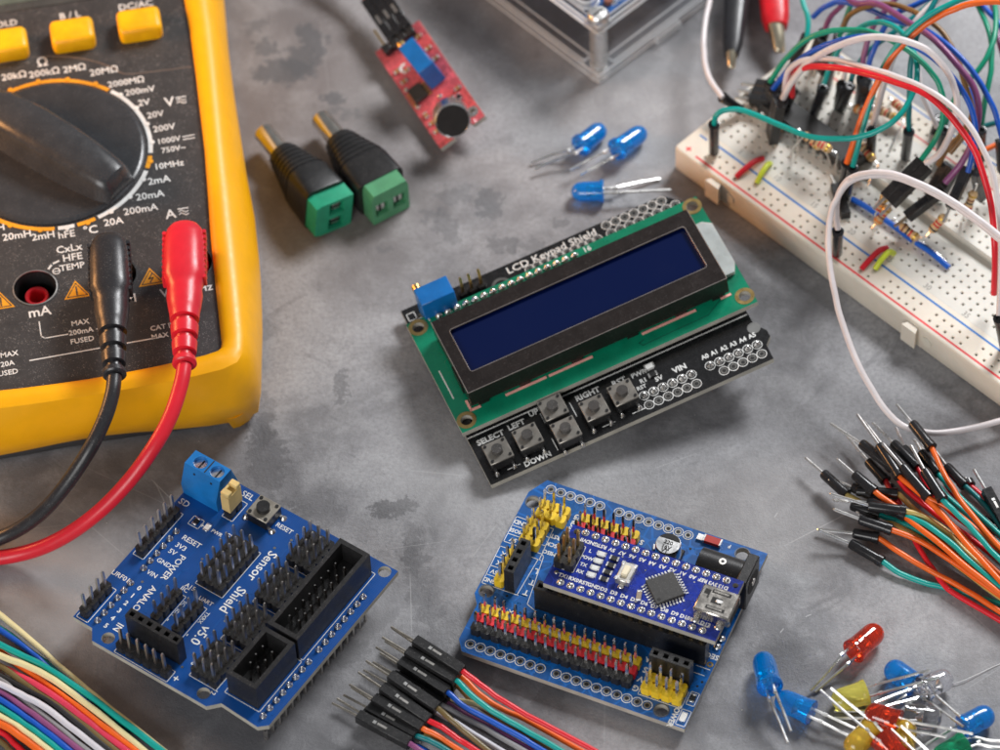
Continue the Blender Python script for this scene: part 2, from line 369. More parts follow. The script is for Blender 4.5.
# ================================================================== sensor shield (blue, lower left)
def sensor_shield():
    Z = 10.0
    t = thing('sensor_shield', 'blue sensor expansion board crowded with black pin headers and a blue screw terminal', 'circuit board', (-61.135, -21.773, 0), 4.073)
    b = MB()
    out = [(13.4, -3), (65.8, -3), (65.9, 2.7), (68.7, 4.9), (68.6, 38.2), (66.0, 40.6), (66.6, 51.4), (64.8, 53.4), (13.4, 53.4)]
    b.prism(out[::1], Z-1.6, Z-.05, BLUEH, EDGE, holes=[circ(66.04, 7.62, 1.6), circ(66.04, 35.56, 1.6), circ(15.24, 50.8, 1.6)])
    z = Z-.04
    P1 = [(33.02+2.54*i, 2.54) for i in range(6)]; P2 = [(50.8+2.54*i, 2.54) for i in range(6)]
    D1 = [(23.88+2.54*i, 50.8) for i in range(8)]; D2 = [(45.72+2.54*i, 50.8) for i in range(8)]
    for x, y in P1+P2+D1+D2:
        b.cyl((x, y, z), (x, y, z+.1), .85, PAD, n=14); b.lathe([(.8, .08), (.62, .35), (.42, .8), (.3, 1.3), (.05, 1.5)], SOLDER, 10, (x, y, z))
    for s_, x, y, sz, a in (('RESET', 33.4, 7.4, 1.7, PI/2), ('3V3', 36.0, 6.2, 1.6, PI/2), ('5V', 38.3, 5.4, 1.6, PI/2), ('GND', 41.9, 5.6, 1.5, PI/2), ('VIN', 46.0, 5.2, 1.5, PI/2), ('POWER', 41.7, 8.2, 2.0, 0),
                            ('SD', 25.3, -.9, 2.0, PI/2), ('PWR', 28.1, 10.9, 1.2, PI/2), ('SEL', 15.3, 10.6, 2.0, PI/2), ('RESET', 18.2, 23.6, 1.5, PI/2), ('URF01', 50.6, -.6, 1.6, PI/2),
                            ('Sensor', 29.8, 25.6, 2.9, 0), ('Shield', 41.4, 25.5, 2.9, 0), ('v5.0', 53.6, 25.2, 2.9, 0), ('ANALOG', 53.4, 7.9, 2.0, 0), ('IN', 62.4, 7.7, 2.1, 0), ('IIC', 45.3, 14.3, 1.5, PI/2),
                            ('SCL SDA', 50.3, 16.6, 1.1, 0), ('UART', 45.2, 20.5, 1.3, PI/2), ('TXRX', 49.2, 22.9, 1.2, 0), ('+', 57.9, 16.4, 2, 0), ('-', 54.3, 16.4, 2, 0), ('+', 58.6, 22.6, 2, 0), ('-', 55.2, 22.8, 2, 0),
                            ('GVS', 27.2, 14.4, 1.4, PI/2), ('A15', 44.0, 15.0, 1.4, PI/2), ('S', 60.9, 28.7, 1.6, 0), ('G', 16.0, 37.2, 1.7, 0), ('G', 27.6, 22.2, 1.7, 0), ('+', 28.2, 6.6, 1.6, 0), ('+', 66.3, 27.6, 2.4, 0),
                            ('u-p', 42.9, 38.7, 1.7, 0), ('u-p', 27.9, 38.7, 1.7, 0), ('G', 41.2, 36.6, 1.7, 0), ('G', 53.6, 36.4, 1.7, 0), ('+', 14.6, 45.6, 1.4, 0), ('12', 64.4, 37.3, 1.5, 0)):
        b.text(s_, x, y, z, sz*1.18, WHT, a, bold=.01)
    for i, d in enumerate('012345'): b.text(d, 50.9+2.54*i, 5.1, z, 1.8, WHT, PI/2, bold=.03)
    for x0, x1, y0, y1 in ((28.1, 43.8, -2.2, .9), (54.2, 65.3, -2.4, .9), (27.0, 42.4, 15.3, 23.2), (16.0, 26.4, 29.7, 37.5), (28.5, 39.2, 29.7, 37.5), (41.2, 51.8, 29.7, 37.5), (53.4, 63.9, 29.7, 37.5),
                           (46.8, 57.2, 12.8, 15.9), (46.8, 57.3, 19.0, 22.1), (64.9, 68.3, 11.1, 26.5), (46.5, 63.1, 39.4, 49.4), (17.0, 46.0, 39.4, 49.4), (26.9, 29.6, 3.4, 6.4), (17.2, 23.4, 8.9, 12.0)):
        frame_text(b, x0, x1, y0, y1, z)
    smd(b, 28.2, 4.9, z, 2.2, 1.3, BLK); smd(b, 28.2, 8.2, z, 2.2, 1.4, WHT)
    smd(b, 15.7, 42.0, z, 2.2, 1.3, BLK); smd(b, 15.6, 45.2, z, 2.2, 1.4, WHT)
    for i in range(70):
        x = random.uniform(15, 65); y = random.choice((random.uniform(8, 24), random.uniform(24, 29)))
    tk = mat('hatched_track', (.002, .075, .30), .36, coat=.2)
    rnd = random.Random(3)
    for i in range(46):
        x = rnd.uniform(16, 62); y = rnd.choice((rnd.uniform(4.5, 14), rnd.uniform(24, 29), rnd.uniform(38, 49.5), rnd.uniform(49, 52.5))); L_ = rnd.uniform(2, 7); s_ = rnd.choice((-1, 1)); k = rnd.uniform(.6, 1.6)
        b.line([(x, y), (x+k, y+s_*k*.7), (min(x+k+L_, 64), y+s_*k*.7)], .2, z-.02, tk, h=.03)
    for x, y in ((49.0, 4.6), (36, 12.5), (47.2, 27.6), (32, 44), (58, 38.5), (24, 25), (63, 27), (20, 27)):
        b.cyl((x, y, z), (x, y, z+.03), .35, PAD, n=10)
    b.build('board', t)
    for L in (D1, D2, P1, P2):
        sub = MB(); sub.box(min(p[0] for p in L)-1.2, max(p[0] for p in L)+1.2, L[0][1]-1.2, L[0][1]+1.2, Z-4.1, Z-1.65, BLK)
        for x, y in L: sub.box(x-.32, x+.32, y-.32, y+.32, .1, Z-1.9, STEEL)
        sub.build('underside_header', t)
    header(t, grid(29.6, 6, -.55, 1), z); header(t, grid(55.8, 4, -.85, 1), z)
    header(t, grid(28.4, 6, 16.8, 3, 2.52), z)
    header(t, grid(17.4, 4, 31.1, 3), z); header(t, grid(29.9, 4, 31.1, 3), z); header(t, grid(42.5, 4, 31.1, 3), z); header(t, grid(54.8, 4, 31.1, 3), z)
    header(t, grid(48.2, 4, 14.3, 1), z); header(t, grid(48.2, 4, 20.45, 1), z)
    header(t, [(66.6, 12.4+2.54*i) for i in range(6)], z)
    socket(t, [(61.6, 12.4+2.54*i) for i in range(6)], z)
    # shrouded box headers
    for x0, x1, notch, pg in ((17.6, 46.4, (19, 23), grid(24.3, 8, 43.5, 2)), (47.4, 62.6, None, grid(52.5, 3, 43.4, 2))):
        bb = MB(); y0, y1 = 40.2, 48.8; w = 1.15
        inner = [(x0+w, y0+w), (x1-w, y0+w), (x1-w, y1-w), (x0+w, y1-w)]
        bb.prism([(x0, y0), (x1, y0), (x1, y1), (x0, y1)], z, z+8.4, BLK, holes=[inner]); bb.box(x0+w+.01, x1-w-.01, y0+w+.01, y1-w-.01, z, z+2, BLK)
        cx = (x0+x1)/2; bb.box(cx-2, cx+2, y0-.25, y0+.1, z+1, z+8.4, BLK)
        sh = bb.build('box_header', t)
        for x, y in pg: add_pin(sh, x, y, z+.3, PIN_SHORT)
    # blue screw terminal
    bl = mat('blue_terminal_plastic', (.008, .155, .46), .35, bump=.15)
    bb = MB()
    prof = [(23.0, z), (23.3, z+4.2), (21.0, z+10), (16.6, z+10), (14.9, z+4), (14.9, z)]
    y0, y1 = -2.9, 7.6
    vs = [(x, y, zz) for y in (y0, y1) for x, zz in prof]; n = len(prof)
    hs = [circ(18.9, .3, 1.75), circ(18.9, 5.3, 1.75)]
    fs = [(i, (i+1) % n, n+(i+1) % n, n+i) for i in range(n) if i != 2]+[tuple(reversed(range(n))), tuple(range(n, 2*n))]
    bb.add(vs, [tuple(reversed(f)) for f in fs], bl)
    tp = [(21, y0), (21, y1), (16.6, y1), (16.6, y0)]
    bb.prism([(16.6, y0), (21, y0), (21, y1), (16.6, y1)], z+7.5, z+10.01, bl, holes=hs, bottom=False)
    for hx, hy in ((18.9, .3), (18.9, 5.3)):
        bb.cyl((hx, hy, z+7), (hx, hy, z+8.9), 1.7, BRIGHT); bb.box(hx-1.5, hx+1.5, hy-.22, hy+.22, z+8.7, z+8.95, HOLE)
    bb.box(16.8, 20.8, 2.65, 2.95, z+9.4, z+10.08, HOLE)
    for hy in (.3, 5.3): bb.box(21.35, 21.75, hy-.25, hy+.25, z+7.0, z+8.6, HOLE)
    bb.build('screw_terminal', t)
    # cream jumper cap on its two pins
    cr = mat('cream_plastic', (.68, .50, .20), .45)
    hd = header(t, [(21.9, 10.3), (19.4, 10.3)], z)
    bb = MB(); bb.prism([(18.2, 9.1), (23.1, 9.1), (23.1, 11.5), (18.2, 11.5)], z+2.6, z+8.2, cr)
    bb.box(18.2, 19.9, 9.1, 11.5, z+8.2, z+9.6, cr, .2); bb.box(21.4, 23.1, 9.1, 11.5, z+8.2, z+9.6, cr, .2); bb.box(19.8, 21.5, 9.1, 9.7, z+8, z+9.2, cr)
    bb.build('jumper_cap', t)
    # reset button
    bb = MB(); bb.box(15.2, 21.2, 14.8, 20.8, z+.3, z+3.4, BLK, .2); bb.box(15.1, 21.3, 14.7, 20.9, z+3.3, z+3.7, mat('button_plate', (.36, .33, .28), .4, .7), .15)
    bb.cyl((18.2, 17.8, z+3.7), (18.2, 17.8, z+4.9), 1.75, BLK, 1.65, 24)
    for qx, qy in ((15.9, 15.5), (20.5, 15.5), (15.9, 20.1), (20.5, 20.1)): bb.cyl((qx, qy, z+3.6), (qx, qy, z+3.9), .45, BLK)
    for qx in (15.9, 20.5):
        for qy in (13.9, 21.7): bb.lathe([(.9, 0), (.7, .4), (.2, .8)], SOLDER, 10, (qx, qy, z)); bb.box(qx-.3, qx+.3, min(qy, 17.8), max(qy, 17.8), z+.1, z+.6, BRIGHT)
    bb.build('reset_button', t)
    return t
sensor_shield()

# ================================================================== nano expansion shield (blue, lower middle)
def nano_shield():
    Z = 4.0; z = Z-.04
    t = thing('expansion_shield', 'blue expansion board with yellow, red and black pin headers carrying a smaller indigo board', 'circuit board', (69.227, -63.76, 0), 2.693)
    b = MB()
    out = [(8.5, .3), (65.4, .3), (68.2, 5.2), (68.4, 37.2), (66.6, 40.0), (66.6, 50.4), (64.6, 53.4), (8.4, 53.5)]
    b.prism(out, Z-1.6, Z-.05, BLUE, EDGE, holes=[circ(66.04, 7.62, 1.65), circ(66.04, 35.56, 1.65), circ(15.24, 50.8, 1.65), circ(13.97, 2.7, 1.65)])
    pads(b, [(45.72+2.54*i, 50.8) for i in range(8)]+[(18.8+2.54*i, 50.8) for i in range(10)]+[(50.8+2.54*i, 2.54) for i in range(6)]+[(27.94+2.54*i, 2.54) for i in range(8)], z)
    for i in range(9): b.cyl((11.2, 20+1.6*i, z), (11.2, 20+1.6*i, z+.02), .2, PAD, n=8)
    for x, y in ((9.6, 27.2), (9.7, 29.7)): b.lathe([(.95, 0), (.9, .5), (.5, .9), (.1, 1.05)], BRIGHT, 14, (x, y, z))
    b.ring(9.5, 34.8, z, .35, .8, GOLD, 14)
    for x, y in ((66.04, 7.62), (66.04, 35.56), (15.24, 50.8), (13.97, 2.7)): b.ring(x, y, z, 1.68, 1.95, mat('ring_mask', (.10, .12, .16), .4, .4), 24)
    L = [((68.0, 13), (68.0, 20.8)), ((68.0, 13), (58.4, 13)), ((68, 15.7), (58.4, 15.7)), ((68, 18.3), (58.4, 18.3)), ((68, 20.8), (58.0, 20.8)), ((58.4, 13), (58.0, 22.6)), ((68.2, 22.4), (68.0, 33.8)), ((68.2, 22.4), (57.6, 22.6)),
         ((68, 33.8), (58.6, 33.9)), ((68, 25.5), (64.6, 25.5)), ((68, 28.4), (64.6, 28.4)), ((68, 31.1), (64.6, 31.1)), ((58.9, 33.9), (58.3, 22.6)), ((57.4, 21.4), (55.6, 35.4)), ((55.6, 35.4), (52.6, 36.6)), ((57.4, 21.4), (58.0, 20.8)),
         ((22, 43.2), (22, 48.7)), ((22, 48.7), (11.2, 48.7)), ((11.2, 48.7), (11.2, 43.8)), ((9, 36.2), (12.4, 36.2)), ((8.7, 43.3), (10.7, 43.3)), ((8.7, 43.3), (8.7, 47)), ((10.7, 43.3), (10.7, 47)), ((8.7, 47), (10.7, 47)),
         ((8.6, 48.6), (10.9, 48.6)), ((8.6, 48.6), (8.6, 53)), ((10.9, 48.6), (10.9, 53)), ((8.6, 53), (10.9, 53)), ((32.4, 7.2), (34, 7.2)), ((34, 7.2), (34, 10.4)), ((32.4, 7.2), (32, 9)), ((54.2, 40.0), (64.6, 39.9)), ((12.2, 38.2), (9.6, 38.2))]
    for p0, p1 in L: b.line([p0, p1], .16, z, WHT)
    tk = mat('blue_track', (.004, .115, .38), .34, coat=.2); rnd = random.Random(5)
    for i in range(90):
        x, y = rnd.choice(((rnd.uniform(9, 62), rnd.uniform(36.2, 40)), (rnd.uniform(9, 62), rnd.uniform(4.2, 7.2)), (rnd.uniform(35, 57), rnd.uniform(14, 18)), (rnd.uniform(9, 14), rnd.uniform(36, 48)), (rnd.uniform(54, 58), rnd.uniform(22, 36)), (rnd.uniform(20, 64), rnd.uniform(48.6, 49.6))))
        L_ = rnd.uniform(1.5, 6); s_ = rnd.choice((-1, 1)); k = rnd.uniform(.4, 1.4)
        b.line([(x, y), (x+k, y+s_*k), (x+k+L_*.7, y+s_*k)] if rnd.random() < .6 else [(x, y), (x, y+s_*k), (x+k, y+s_*2*k)], .22, z-.02, tk, h=.03)
    for s_, x, y, sz, a in (('GND', 66.2, 14.4, 1.4, 0), ('MOSI', 66.2, 17.0, 1.3, 0), ('5V', 66.0, 19.6, 1.4, 0), ('RST', 57.0, 15.0, 1.4, 0), ('SCK', 57.0, 17.4, 1.4, 0), ('MISO', 56.6, 19.8, 1.3, 0),
                            ('X', 66.5, 24.2, 1.5, 0), ('X', 66.5, 27, 1.5, 0), ('5V', 66.5, 29.8, 1.4, 0), ('GND', 66.5, 32.5, 1.3, 0), ('L', 57.3, 25.8, 1.8, 0), ('T', 57.0, 29.2, 1.8, 0), ('T', 57.2, 32.4, 1.8, 0),
                            ('S', 37.4, 8.6, 1.7, 0), ('TX', 57.8, 38.9, 1.5, 0), ('RX', 60.6, 38.8, 1.5, 0), ('S', 22.9, 41.8, 1.9, 0), ('V', 22.9, 44.6, 1.9, 0), ('G', 23.0, 47.4, 1.9, 0),
                            ('POWER', 12.0, 51.0, 1.6, PI/2), ('SEC', 9.9, 32.4, 1.7, 0), ('GND5V', 54.6, 9.8, 1.5, PI/2), ('F', 17.6, 1.8, 1.2, 0), ('A', 23.4, 39.0, 1.6, 0)):
        b.text(s_, x, y, z, sz*1.15, WHT, a, bold=.03)
    smd(b, 9.7, 45.2, z, 2.4, 1.4, BLK, ang=PI/2); smd(b, 9.75, 50.8, z, 2.6, 1.5, WHT, ang=PI/2)
    smd(b, 33.2, 8.8, z, 2.2, 1.5, mat('tan_ceramic', (.42, .20, .08), .5), ang=.3)
    smd(b, 24.8, 2.2, z, 1.8, 1.8, BRIGHT)
    for x, y in ((58, 37), (56.2, 38.2), (53, 38.8), (51, 38), (62, 22), (61, 35), (9.4, 40), (10, 41.5), (12, 5), (20, 5.5), (26, 6)): b.cyl((x, y, z), (x, y, z+.02), .33, HOLE, n=10)
    b.build('board', t)
    X16 = [25.4+2.54*k for k in range(16)]
    for y, pl, nm in ((47.1, BLK, 'black_pin_header'), (44.4, REDH, 'red_pin_header'), (41.7, YEL, 'yellow_pin_header')): header(t, [(x, y) for x in X16], z, pl, PIN_SHORT, nm)
    X6 = [39.4+2.5*k for k in range(6)]
    for y, pl, nm in ((13.9, BLK, 'black_pin_header'), (11.3, REDH, 'red_pin_header'), (8.7, YEL, 'yellow_pin_header')): header(t, [(x, y) for x in X6], z, pl, PIN_SHORT, nm)
    yh = 'yellow_pin_header'
    header(t, grid(57.3, 3, 8.55, 2), z, YEL, PIN_SHORT, yh); header(t, [(x, y) for x in (60.4, 62.95) for y in (14.6, 17.15, 19.7)], z, YEL, PIN_SHORT, yh)
    header(t, [(63.9, 24.7+2.54*i) for i in range(4)], z, YEL, PIN_SHORT, yh); header(t, grid(12.75, 4, 44.6, 2), z, YEL, PIN_SHORT, yh)
    socket(t, [(60.85, 24.9+2.54*i) for i in range(4)], z); socket(t, [(12.7+2.54*i, 41.7) for i in range(4)], z)
    for y in (19.26, 34.5): socket(t, [(11.7+2.54*i-.05, y) for i in range(17)], z)
    # electrolytic capacitor
    al = mat('can_aluminium', (.78, .78, .78), .28, 1)
    bb = MB(); bb.box(26.7, 33.1, 7.2, 13.6, z, z+.8, BLK, .3); bb.lathe([(3.0, .8), (3.1, 1.2), (3.1, 1.9), (2.85, 2.1), (3.1, 2.4), (3.1, 5.6), (2.9, 5.95), (0, 6)], al, 36, (29.9, 10.4, z))
    arc = [(29.9+2.85*math.cos(a), 10.4+2.85*math.sin(a)) for a in [R(d) for d in range(205, 336, 10)]]
    bb.prism(arc, z+6, z+6.05, HOLE)
    for s_, yy in (('220', 10.2), ('16V', 11.6), ('VT', 12.7)): bb.text(s_, 29.9, yy, z+6.0, 1.5, HOLE, PI)
    bb.build('capacitor', t)
    # barrel jack
    bb = MB(); bb.box(7.4, 10.1, 8.8, 17.6, z, z+11, BLK, .25)
    bb.prism([(10.1, 9.2), (20.9, 9.2), (20.9, 17.2), (10.1, 17.2)], z, z+6, BLK)
    bb.cyl((10, 13.2, z+6.2), (20.9, 13.2, z+6.2), 4.1, BLK, n=36); bb.cyl((7.3, 13.2, z+6.2), (7.45, 13.2, z+6.2), 3.1, HOLE, n=28); bb.cyl((7.1, 13.2, z+6.2), (7.5, 13.2, z+6.2), 1.0, STEEL)
    bb.ring(15, 13.2, z+10.3, .4, .9, STEEL, h=.08); bb.build('power_jack', t)
    bb = MB(); smd(bb, 21.8, 2.2, z, 4.6, 2.0, mat('red_fuse_body', (.45, .03, .02), .4), h=1.0); bb.build('fuse', t)
    bb = MB(); bb.box(22.4, 25.8, 12.2, 15.6, z, z+2.4, BLK, .2); [bb.box(22.8+q, 23.3+q, 11.4, 12.4, z, z+.8, BRIGHT) for q in (0, 1.2, 2.4)]; bb.build('regulator', t)
    return t
nano_shield()

def nano_board():
    T = 16.6; z = T-.04
    t = thing('controller_board', 'small indigo controller board with mini USB port and square chip, plugged into the expansion board', 'circuit board', (69.227, -63.76, 0), 2.693)
    b = MB(); b.prism([(7.8, 18.1), (50.9, 18.1), (50.9, 36.2), (7.8, 36.2)], T-1.6, T-.05, NAVY, EDGE, holes=[circ(49.2, 19.7, .85), circ(9.2, 19.9, .7)])
    XN = [47.25-2.54*i for i in range(15)]
    for x in XN:
        for y in (19.3, 34.5):
            b.ring(x, y, z, .3, .95, SOLDER, 16, h=.05); b.lathe([(.8, .03), (.7, .25), (.45, .6), (.1, .75)], SOLDER, 12, (x, y, z))
    for s_, x in zip('VIN GND RST 5V A7 A6 A5 A4 A3 A2 A1 A0 REF 3V3 D13'.split(), XN): b.text(s_, x, 21.4, z, 1.4, WHT, 0, bold=.03)
    for s_, x in zip('TX1 RX0 RST GND D2 D3 D4 D5 D6 D7 D8 D9 D10 D11 D12'.split(), XN): b.text(s_, x, 32.6, z, 1.4, WHT, PI, bold=.03)
    for s_, y in (('L', 23.7), ('POW', 25.8), ('TX', 27.9), ('RX', 30.0)): b.text(s_, 44.2, y, z, 1.3, WHT, PI, bold=.03)
    frame_text(b, 45.6, 50.5, 23.0, 30.9, z)
    b.line([(14.8, 33.0), (10.8, 33.2)], .2, z, WHT)
    for y in (23.7, 25.8, 27.9, 30.0):
        smd(b, 41.3, y, z, 2.3, 1.25, WHT, ang=.05); smd(b, 38.1, y, z, 2.3, 1.2, BLK)
    smd(b, 28.8, 31.3, z, 3.0, 1.2, mat('brown_ceramic', (.30, .24, .18), .4), ang=PI/2+.25)
    b.lathe([(.55, 0), (.4, .2), (0, .25)], PAD, 12, (49.2, 32.2, z))
    for x, y in ((36.6, 22.3), (30.2, 23.8), (17.6, 30.8), (18.4, 22.6), (16.3, 33.0), (12.2, 32.6), (11.4, 33.4), (30, 22)): b.cyl((x, y, z), (x, y, z+.02), .22, PAD, n=8)
    cxx, cyy = 23.9, 27.3
    for k in range(34):     # copper tracks fanning from the chip
        a = random.uniform(0, 2*PI); r0 = 5.4; r1 = random.uniform(6.5, 10)
        p0 = (cxx+r0*math.cos(a), cyy+r0*math.sin(a)); p1 = (cxx+r1*math.cos(a)*1.1, cyy+min(max(r1*math.sin(a), -5), 5))
        p2 = (p1[0]+random.uniform(-2.5, 2.5), p1[1])
        b.line([p0, p1, p2], .12, z-.02, mat('track_over_mask', (.02, .04, .36), .25, coat=.4), h=.04)
    b.build('board', t)
    # the chip
    bb = MB(); bb.M = Matrix.Translation((cxx, cyy, z)) @ Matrix.Rotation(PI/4, 4, 'Z')
    bb.box(-3.5, 3.5, -3.5, 3.5, .15, 1.15, mat('chip_epoxy', (.030, .029, .028), .45, dust=.25), .12)
    bb.cyl((2.6, 2.6, 1.13), (2.6, 2.6, 1.17), .45, HOLE, n=14)
    for k in range(8):
        q = -2.8+.8*k
        for a in range(4):
            M0 = bb.M; bb.M = M0 @ Matrix.Rotation(a*PI/2, 4, 'Z')
            bb.box(3.45, 3.9, q-.19, q+.19, .45, .65, BRIGHT); bb.box(3.8, 4.0, q-.19, q+.19, .05, .65, BRIGHT); bb.box(3.9, 4.75, q-.19, q+.19, .02, .2, BRIGHT); bb.M = M0
    bb.build('microcontroller', t)
    # usb
    met = mat('usb_shell', (.52, .49, .45), .25, 1, bump=.3, bs=8)
    bb = MB(); bb.box(6.2, 15.2, 24.3, 31.9, z+.2, z+3.9, met, .35); 
    for y in (25.2, 29.8): bb.box(8.0, 12.6, y, y+1.0, z+3.88, z+3.95, HOLE); bb.box(8.6, 12.2, y+.25, y+.75, z+3.9, z+4.02, met)
    bb.box(9.4, 12.0, 27.2, 28.9, z+3.88, z+3.96, HOLE); bb.box(9.2, 10.9, 27.6, 28.5, z+3.92, z+4.1, BRIGHT, .1); bb.box(13.3, 14.3, 25.6, 27.0, z+3.88, z+3.95, HOLE); bb.box(12.9, 13.3, 25.6, 28, z+3.88, z+3.95, HOLE)
    bb.box(6.1, 6.3, 25.2, 31, z+.9, z+3.2, HOLE)
    for x in (8.6, 14.2):
        for y in (23.6, 32.5): bb.box(x-.8, x+.8, y-.8, y+.8, z, z+.7, SOLDER, .25)
    bb.build('usb_port', t)
    bb = MB(); bb.box(31.9, 35.5, 24.4, 29.9, z, z+1.9, mat('switch_shell', (.60, .58, .54), .35, .8), .25); bb.box(32.9, 34.5, 25.7, 28.6, z+1.85, z+2.7, mat('ivory_actuator', (.75, .68, .50), .5), .2)
    for y in (23.9, 30.4): bb.box(33, 34.4, y-.6, y+.6, z, z+.5, SOLDER, .2)
    for q in ((32.2, 24.9), (35.2, 24.9), (32.2, 29.4), (35.2, 29.4)): bb.box(q[0]-.45, q[0]+.45, q[1]-.5, q[1]+.5, z+1.2, z+2.0, BRIGHT, .1)
    bb.build('reset_button', t)
    header(t, [(x, y) for x in (46.85, 49.35) for y in (24.75, 27.3, 29.85)], z, BLK, PIN_G, 'pin_header')
    # pin strips that plug into the sockets below
    for y in (19.3, 34.5):
        bb = MB()
        for x in XN: bb.box(x-1.15, x+1.15, y-1.1, y+1.1, T-2.6, T-1.65, BLK, .2); bb.box(x-.45, x+.45, y-.45, y+.45, 10.5, T-2.5, GOLD)
        bb.build('pin_strip', t)
    return t
nano_board()

# ================================================================== display shield (centre)
def display_shield():
    th, sx, sy = .359, .138, .016
    ex = Vector((math.cos(th), math.sin(th), sx)).normalized(); ey = Vector((-math.sin(th), math.cos(th), sy)); ey = (ey-ex*ex.dot(ey)).normalized(); ez = ex.cross(ey)
    O = Vector((23.396, 6.684, 8.731))-ex*30-ey*27
    t = thing('display_shield', 'black keypad board with a dark blue display on green, propped aslant in the centre', 'circuit board', frame=(O, ex, ey, ez))
    b = MB(); z = -.04
    b.prism([(-10.4, -3), (65.3, -3), (65.5, 1.5), (67.4, 3.4), (67.4, 5.4), (65.4, 8.4), (65.4, 51), (61.6, 55), (-10.4, 55)], -1.6, -.05, BLACKP, EDGE, holes=[circ(-6.6, 50.5, 1.5)])
    b.cyl((64.9, 7.5, z), (64.9, 7.5, z+.03), 1.65, mat('grey_hole_fill', (.17, .17, .165), .5), n=24)
    A = [(50.8+2.54*i, 2.6) for i in range(6)]; V = [(33.0+2.54*i, 2.5) for i in range(6)]
    pads(b, A+V, z, filled=True); pads(b, [(53.3+2.54*i-.1, -.35) for i in range(5)]+[(33.0+2.54*i, -.5) for i in range(6)], z)
    pads(b, [(45.6+2.54*i, 53.6) for i in range(7)], z); pads(b, [(45.7+2.54*i, 50.8) for i in range(8)]+[(23.3+2.07*i, 50.8) for i in range(10)], z)
    b.text('LCD Keypad Shield', 30.2, 53.0, z, 2.9, WHT, .01, bold=.008, sx=1.08)
    for s_, x, y, sz in (('SELECT', -5.2, 9.5, 2.2), ('LEFT', 1.9, 9.9, 2.2), ('UP', 7.0, 11.0, 2.1), ('RIGHT', 20.9, 9.6, 2.2), ('DOWN', 2.6, -1.7, 2.1), ('RST', 29.2, 9.2, 2.2), ('PWR', 34.4, 9.0, 1.8), ('R1', 34.6, 6.6, 1.7), ('RST', 33.4, 5.0, 1.5), ('5V', 38.2, 5.3, 1.8), ('VIN', 43.9, 5.5, 2.2)):
        b.text(s_, x, y, z, sz, WHT, 0, bold=.03)
    for i in range(6): b.text('A%d' % i, 50.8+2.55*i, 5.6, z, 1.8, WHT, 0, bold=.03, sx=.9)
    b.line([(-10.2, 12), (8.2, 12)], .3, z, WHT); b.line([(12, 12), (65, 11.9)], .3, z, WHT); b.line([(-9.6, 53.2), (-7.6, 53.2), (-7.6, 51), (-9.6, 51), (-9.6, 53.2)], .18, z, WHT)
    for x in (-3.4, 12.5, 22, 30): b.line([(x-1.6, -.9), (x+1.6, -.9)], .22, z, WHT)
    b.line([(8, -1.6), (8, 2)], .22, z, WHT); b.line([(16, 9.5), (16, 5)], .22, z, WHT); b.line([(8.4, 7), (8.4, 10)], .22, z, WHT)
    b.ring(15.0, 49.6, z, 1.7, 2.5, PAD, 24)
    smd(b, 37.5, 9.3, z, 2.6, 1.5, WHT, h=.9); smd(b, 37.3, 6.9, z, 2.4, 1.3, BLK)
    for x in (-9.5, -2, 3, 22, 26, 40, 52): b.cyl((x, 12.8, z), (x, 12.8, z+.02), .25, PAD, n=8)
    b.build('base_board', t)
    for xs, y in (([33.0+2.54*i for i in range(6)], 2.55), ([50.8+2.54*i for i in range(6)], 2.55), ([45.7+2.54*i for i in range(8)], 50.8)):
        sub = MB(); sub.box(xs[0]-1.2, xs[-1]+1.2, y-1.25, y+1.25, -4.1, -1.62, BLK)
        for x in xs: sub.box(x-.32, x+.32, y-.32, y+.32, -8.4, -1.9, STEEL)
        sub.build('underside_header', t)
    # buttons
    cap = mat('smoky_button_cap', (.055, .052, .05), .35, dust=.6); pl = mat('tarnished_plate', (.30, .28, .25), .4, .7, dust=.5)
    for cx, cy in ((-5.5, 3.0), (2.6, 3.3), (11.4, 8.0), (11.6, .6), (20.3, 3.0), (28.2, 3.7)):
        bb = MB(); bb.box(cx-3.0, cx+3.0, cy-3.0, cy+3.0, z+.2, z+3.2, BLK, .2); bb.box(cx-3.1, cx+3.1, cy-3.1, cy+3.1, z+3.1, z+3.6, pl, .12)
        bb.cyl((cx, cy, z+3.5), (cx, cy, z+4.7), 1.5, cap, 1.4, 24)
        for qx in (-1, 1):
            for qy in (-1, 1):
                bb.cyl((cx+qx*2.35, cy+qy*2.35, z+3.5), (cx+qx*2.35, cy+qy*2.35, z+3.8), .4, BLK, n=10)
                bb.box(cx+qx*2.3-.3, cx+qx*2.3+.3, min(cy, cy+qy*3.9), max(cy, cy+qy*3.9), z+.1, z+.7, BRIGHT); bb.lathe([(.72, 0), (.6, .4), (.4, .85), (.1, 1.2)], SOLDER, 10, (cx+qx*2.3, cy+qy*3.95, z))
        bb.build('button', t)
    # blue trimmer
    bt = mat('blue_trimmer_plastic', (.005, .13, .42), .38, bump=.2)
    bb = MB(); bb.box(-6.3, 2.6, 46.8, 52.4, z+.3, z+10.0, bt, .2); bb.cyl((-5.2, 52.2, z+8.6), (-5.2, 53.9, z+8.6), 1.15, GOLD, n=18); bb.box(-6.3, -4.1, 53.7, 53.95, z+8.4, z+8.8, HOLE); bb.build('trimmer', t)
    header(t, [(5.4+2.5*i, 51.2) for i in range(3)], z, BLK, PIN_G)
    # LCD module
    Y = 3.8; g = MB()
    g.prism([(-11.2, 11.6), (68.3, 11.6), (68.3, 47.9), (-11.2, 47.9)], Y-1.6, Y-.05, GREEN, EDGE, holes=[circ(x, y, 1.5) for x, y in ((-8.8, 14.6), (66.2, 14.6), (-8.8, 45.6), (66.2, 45.6))])
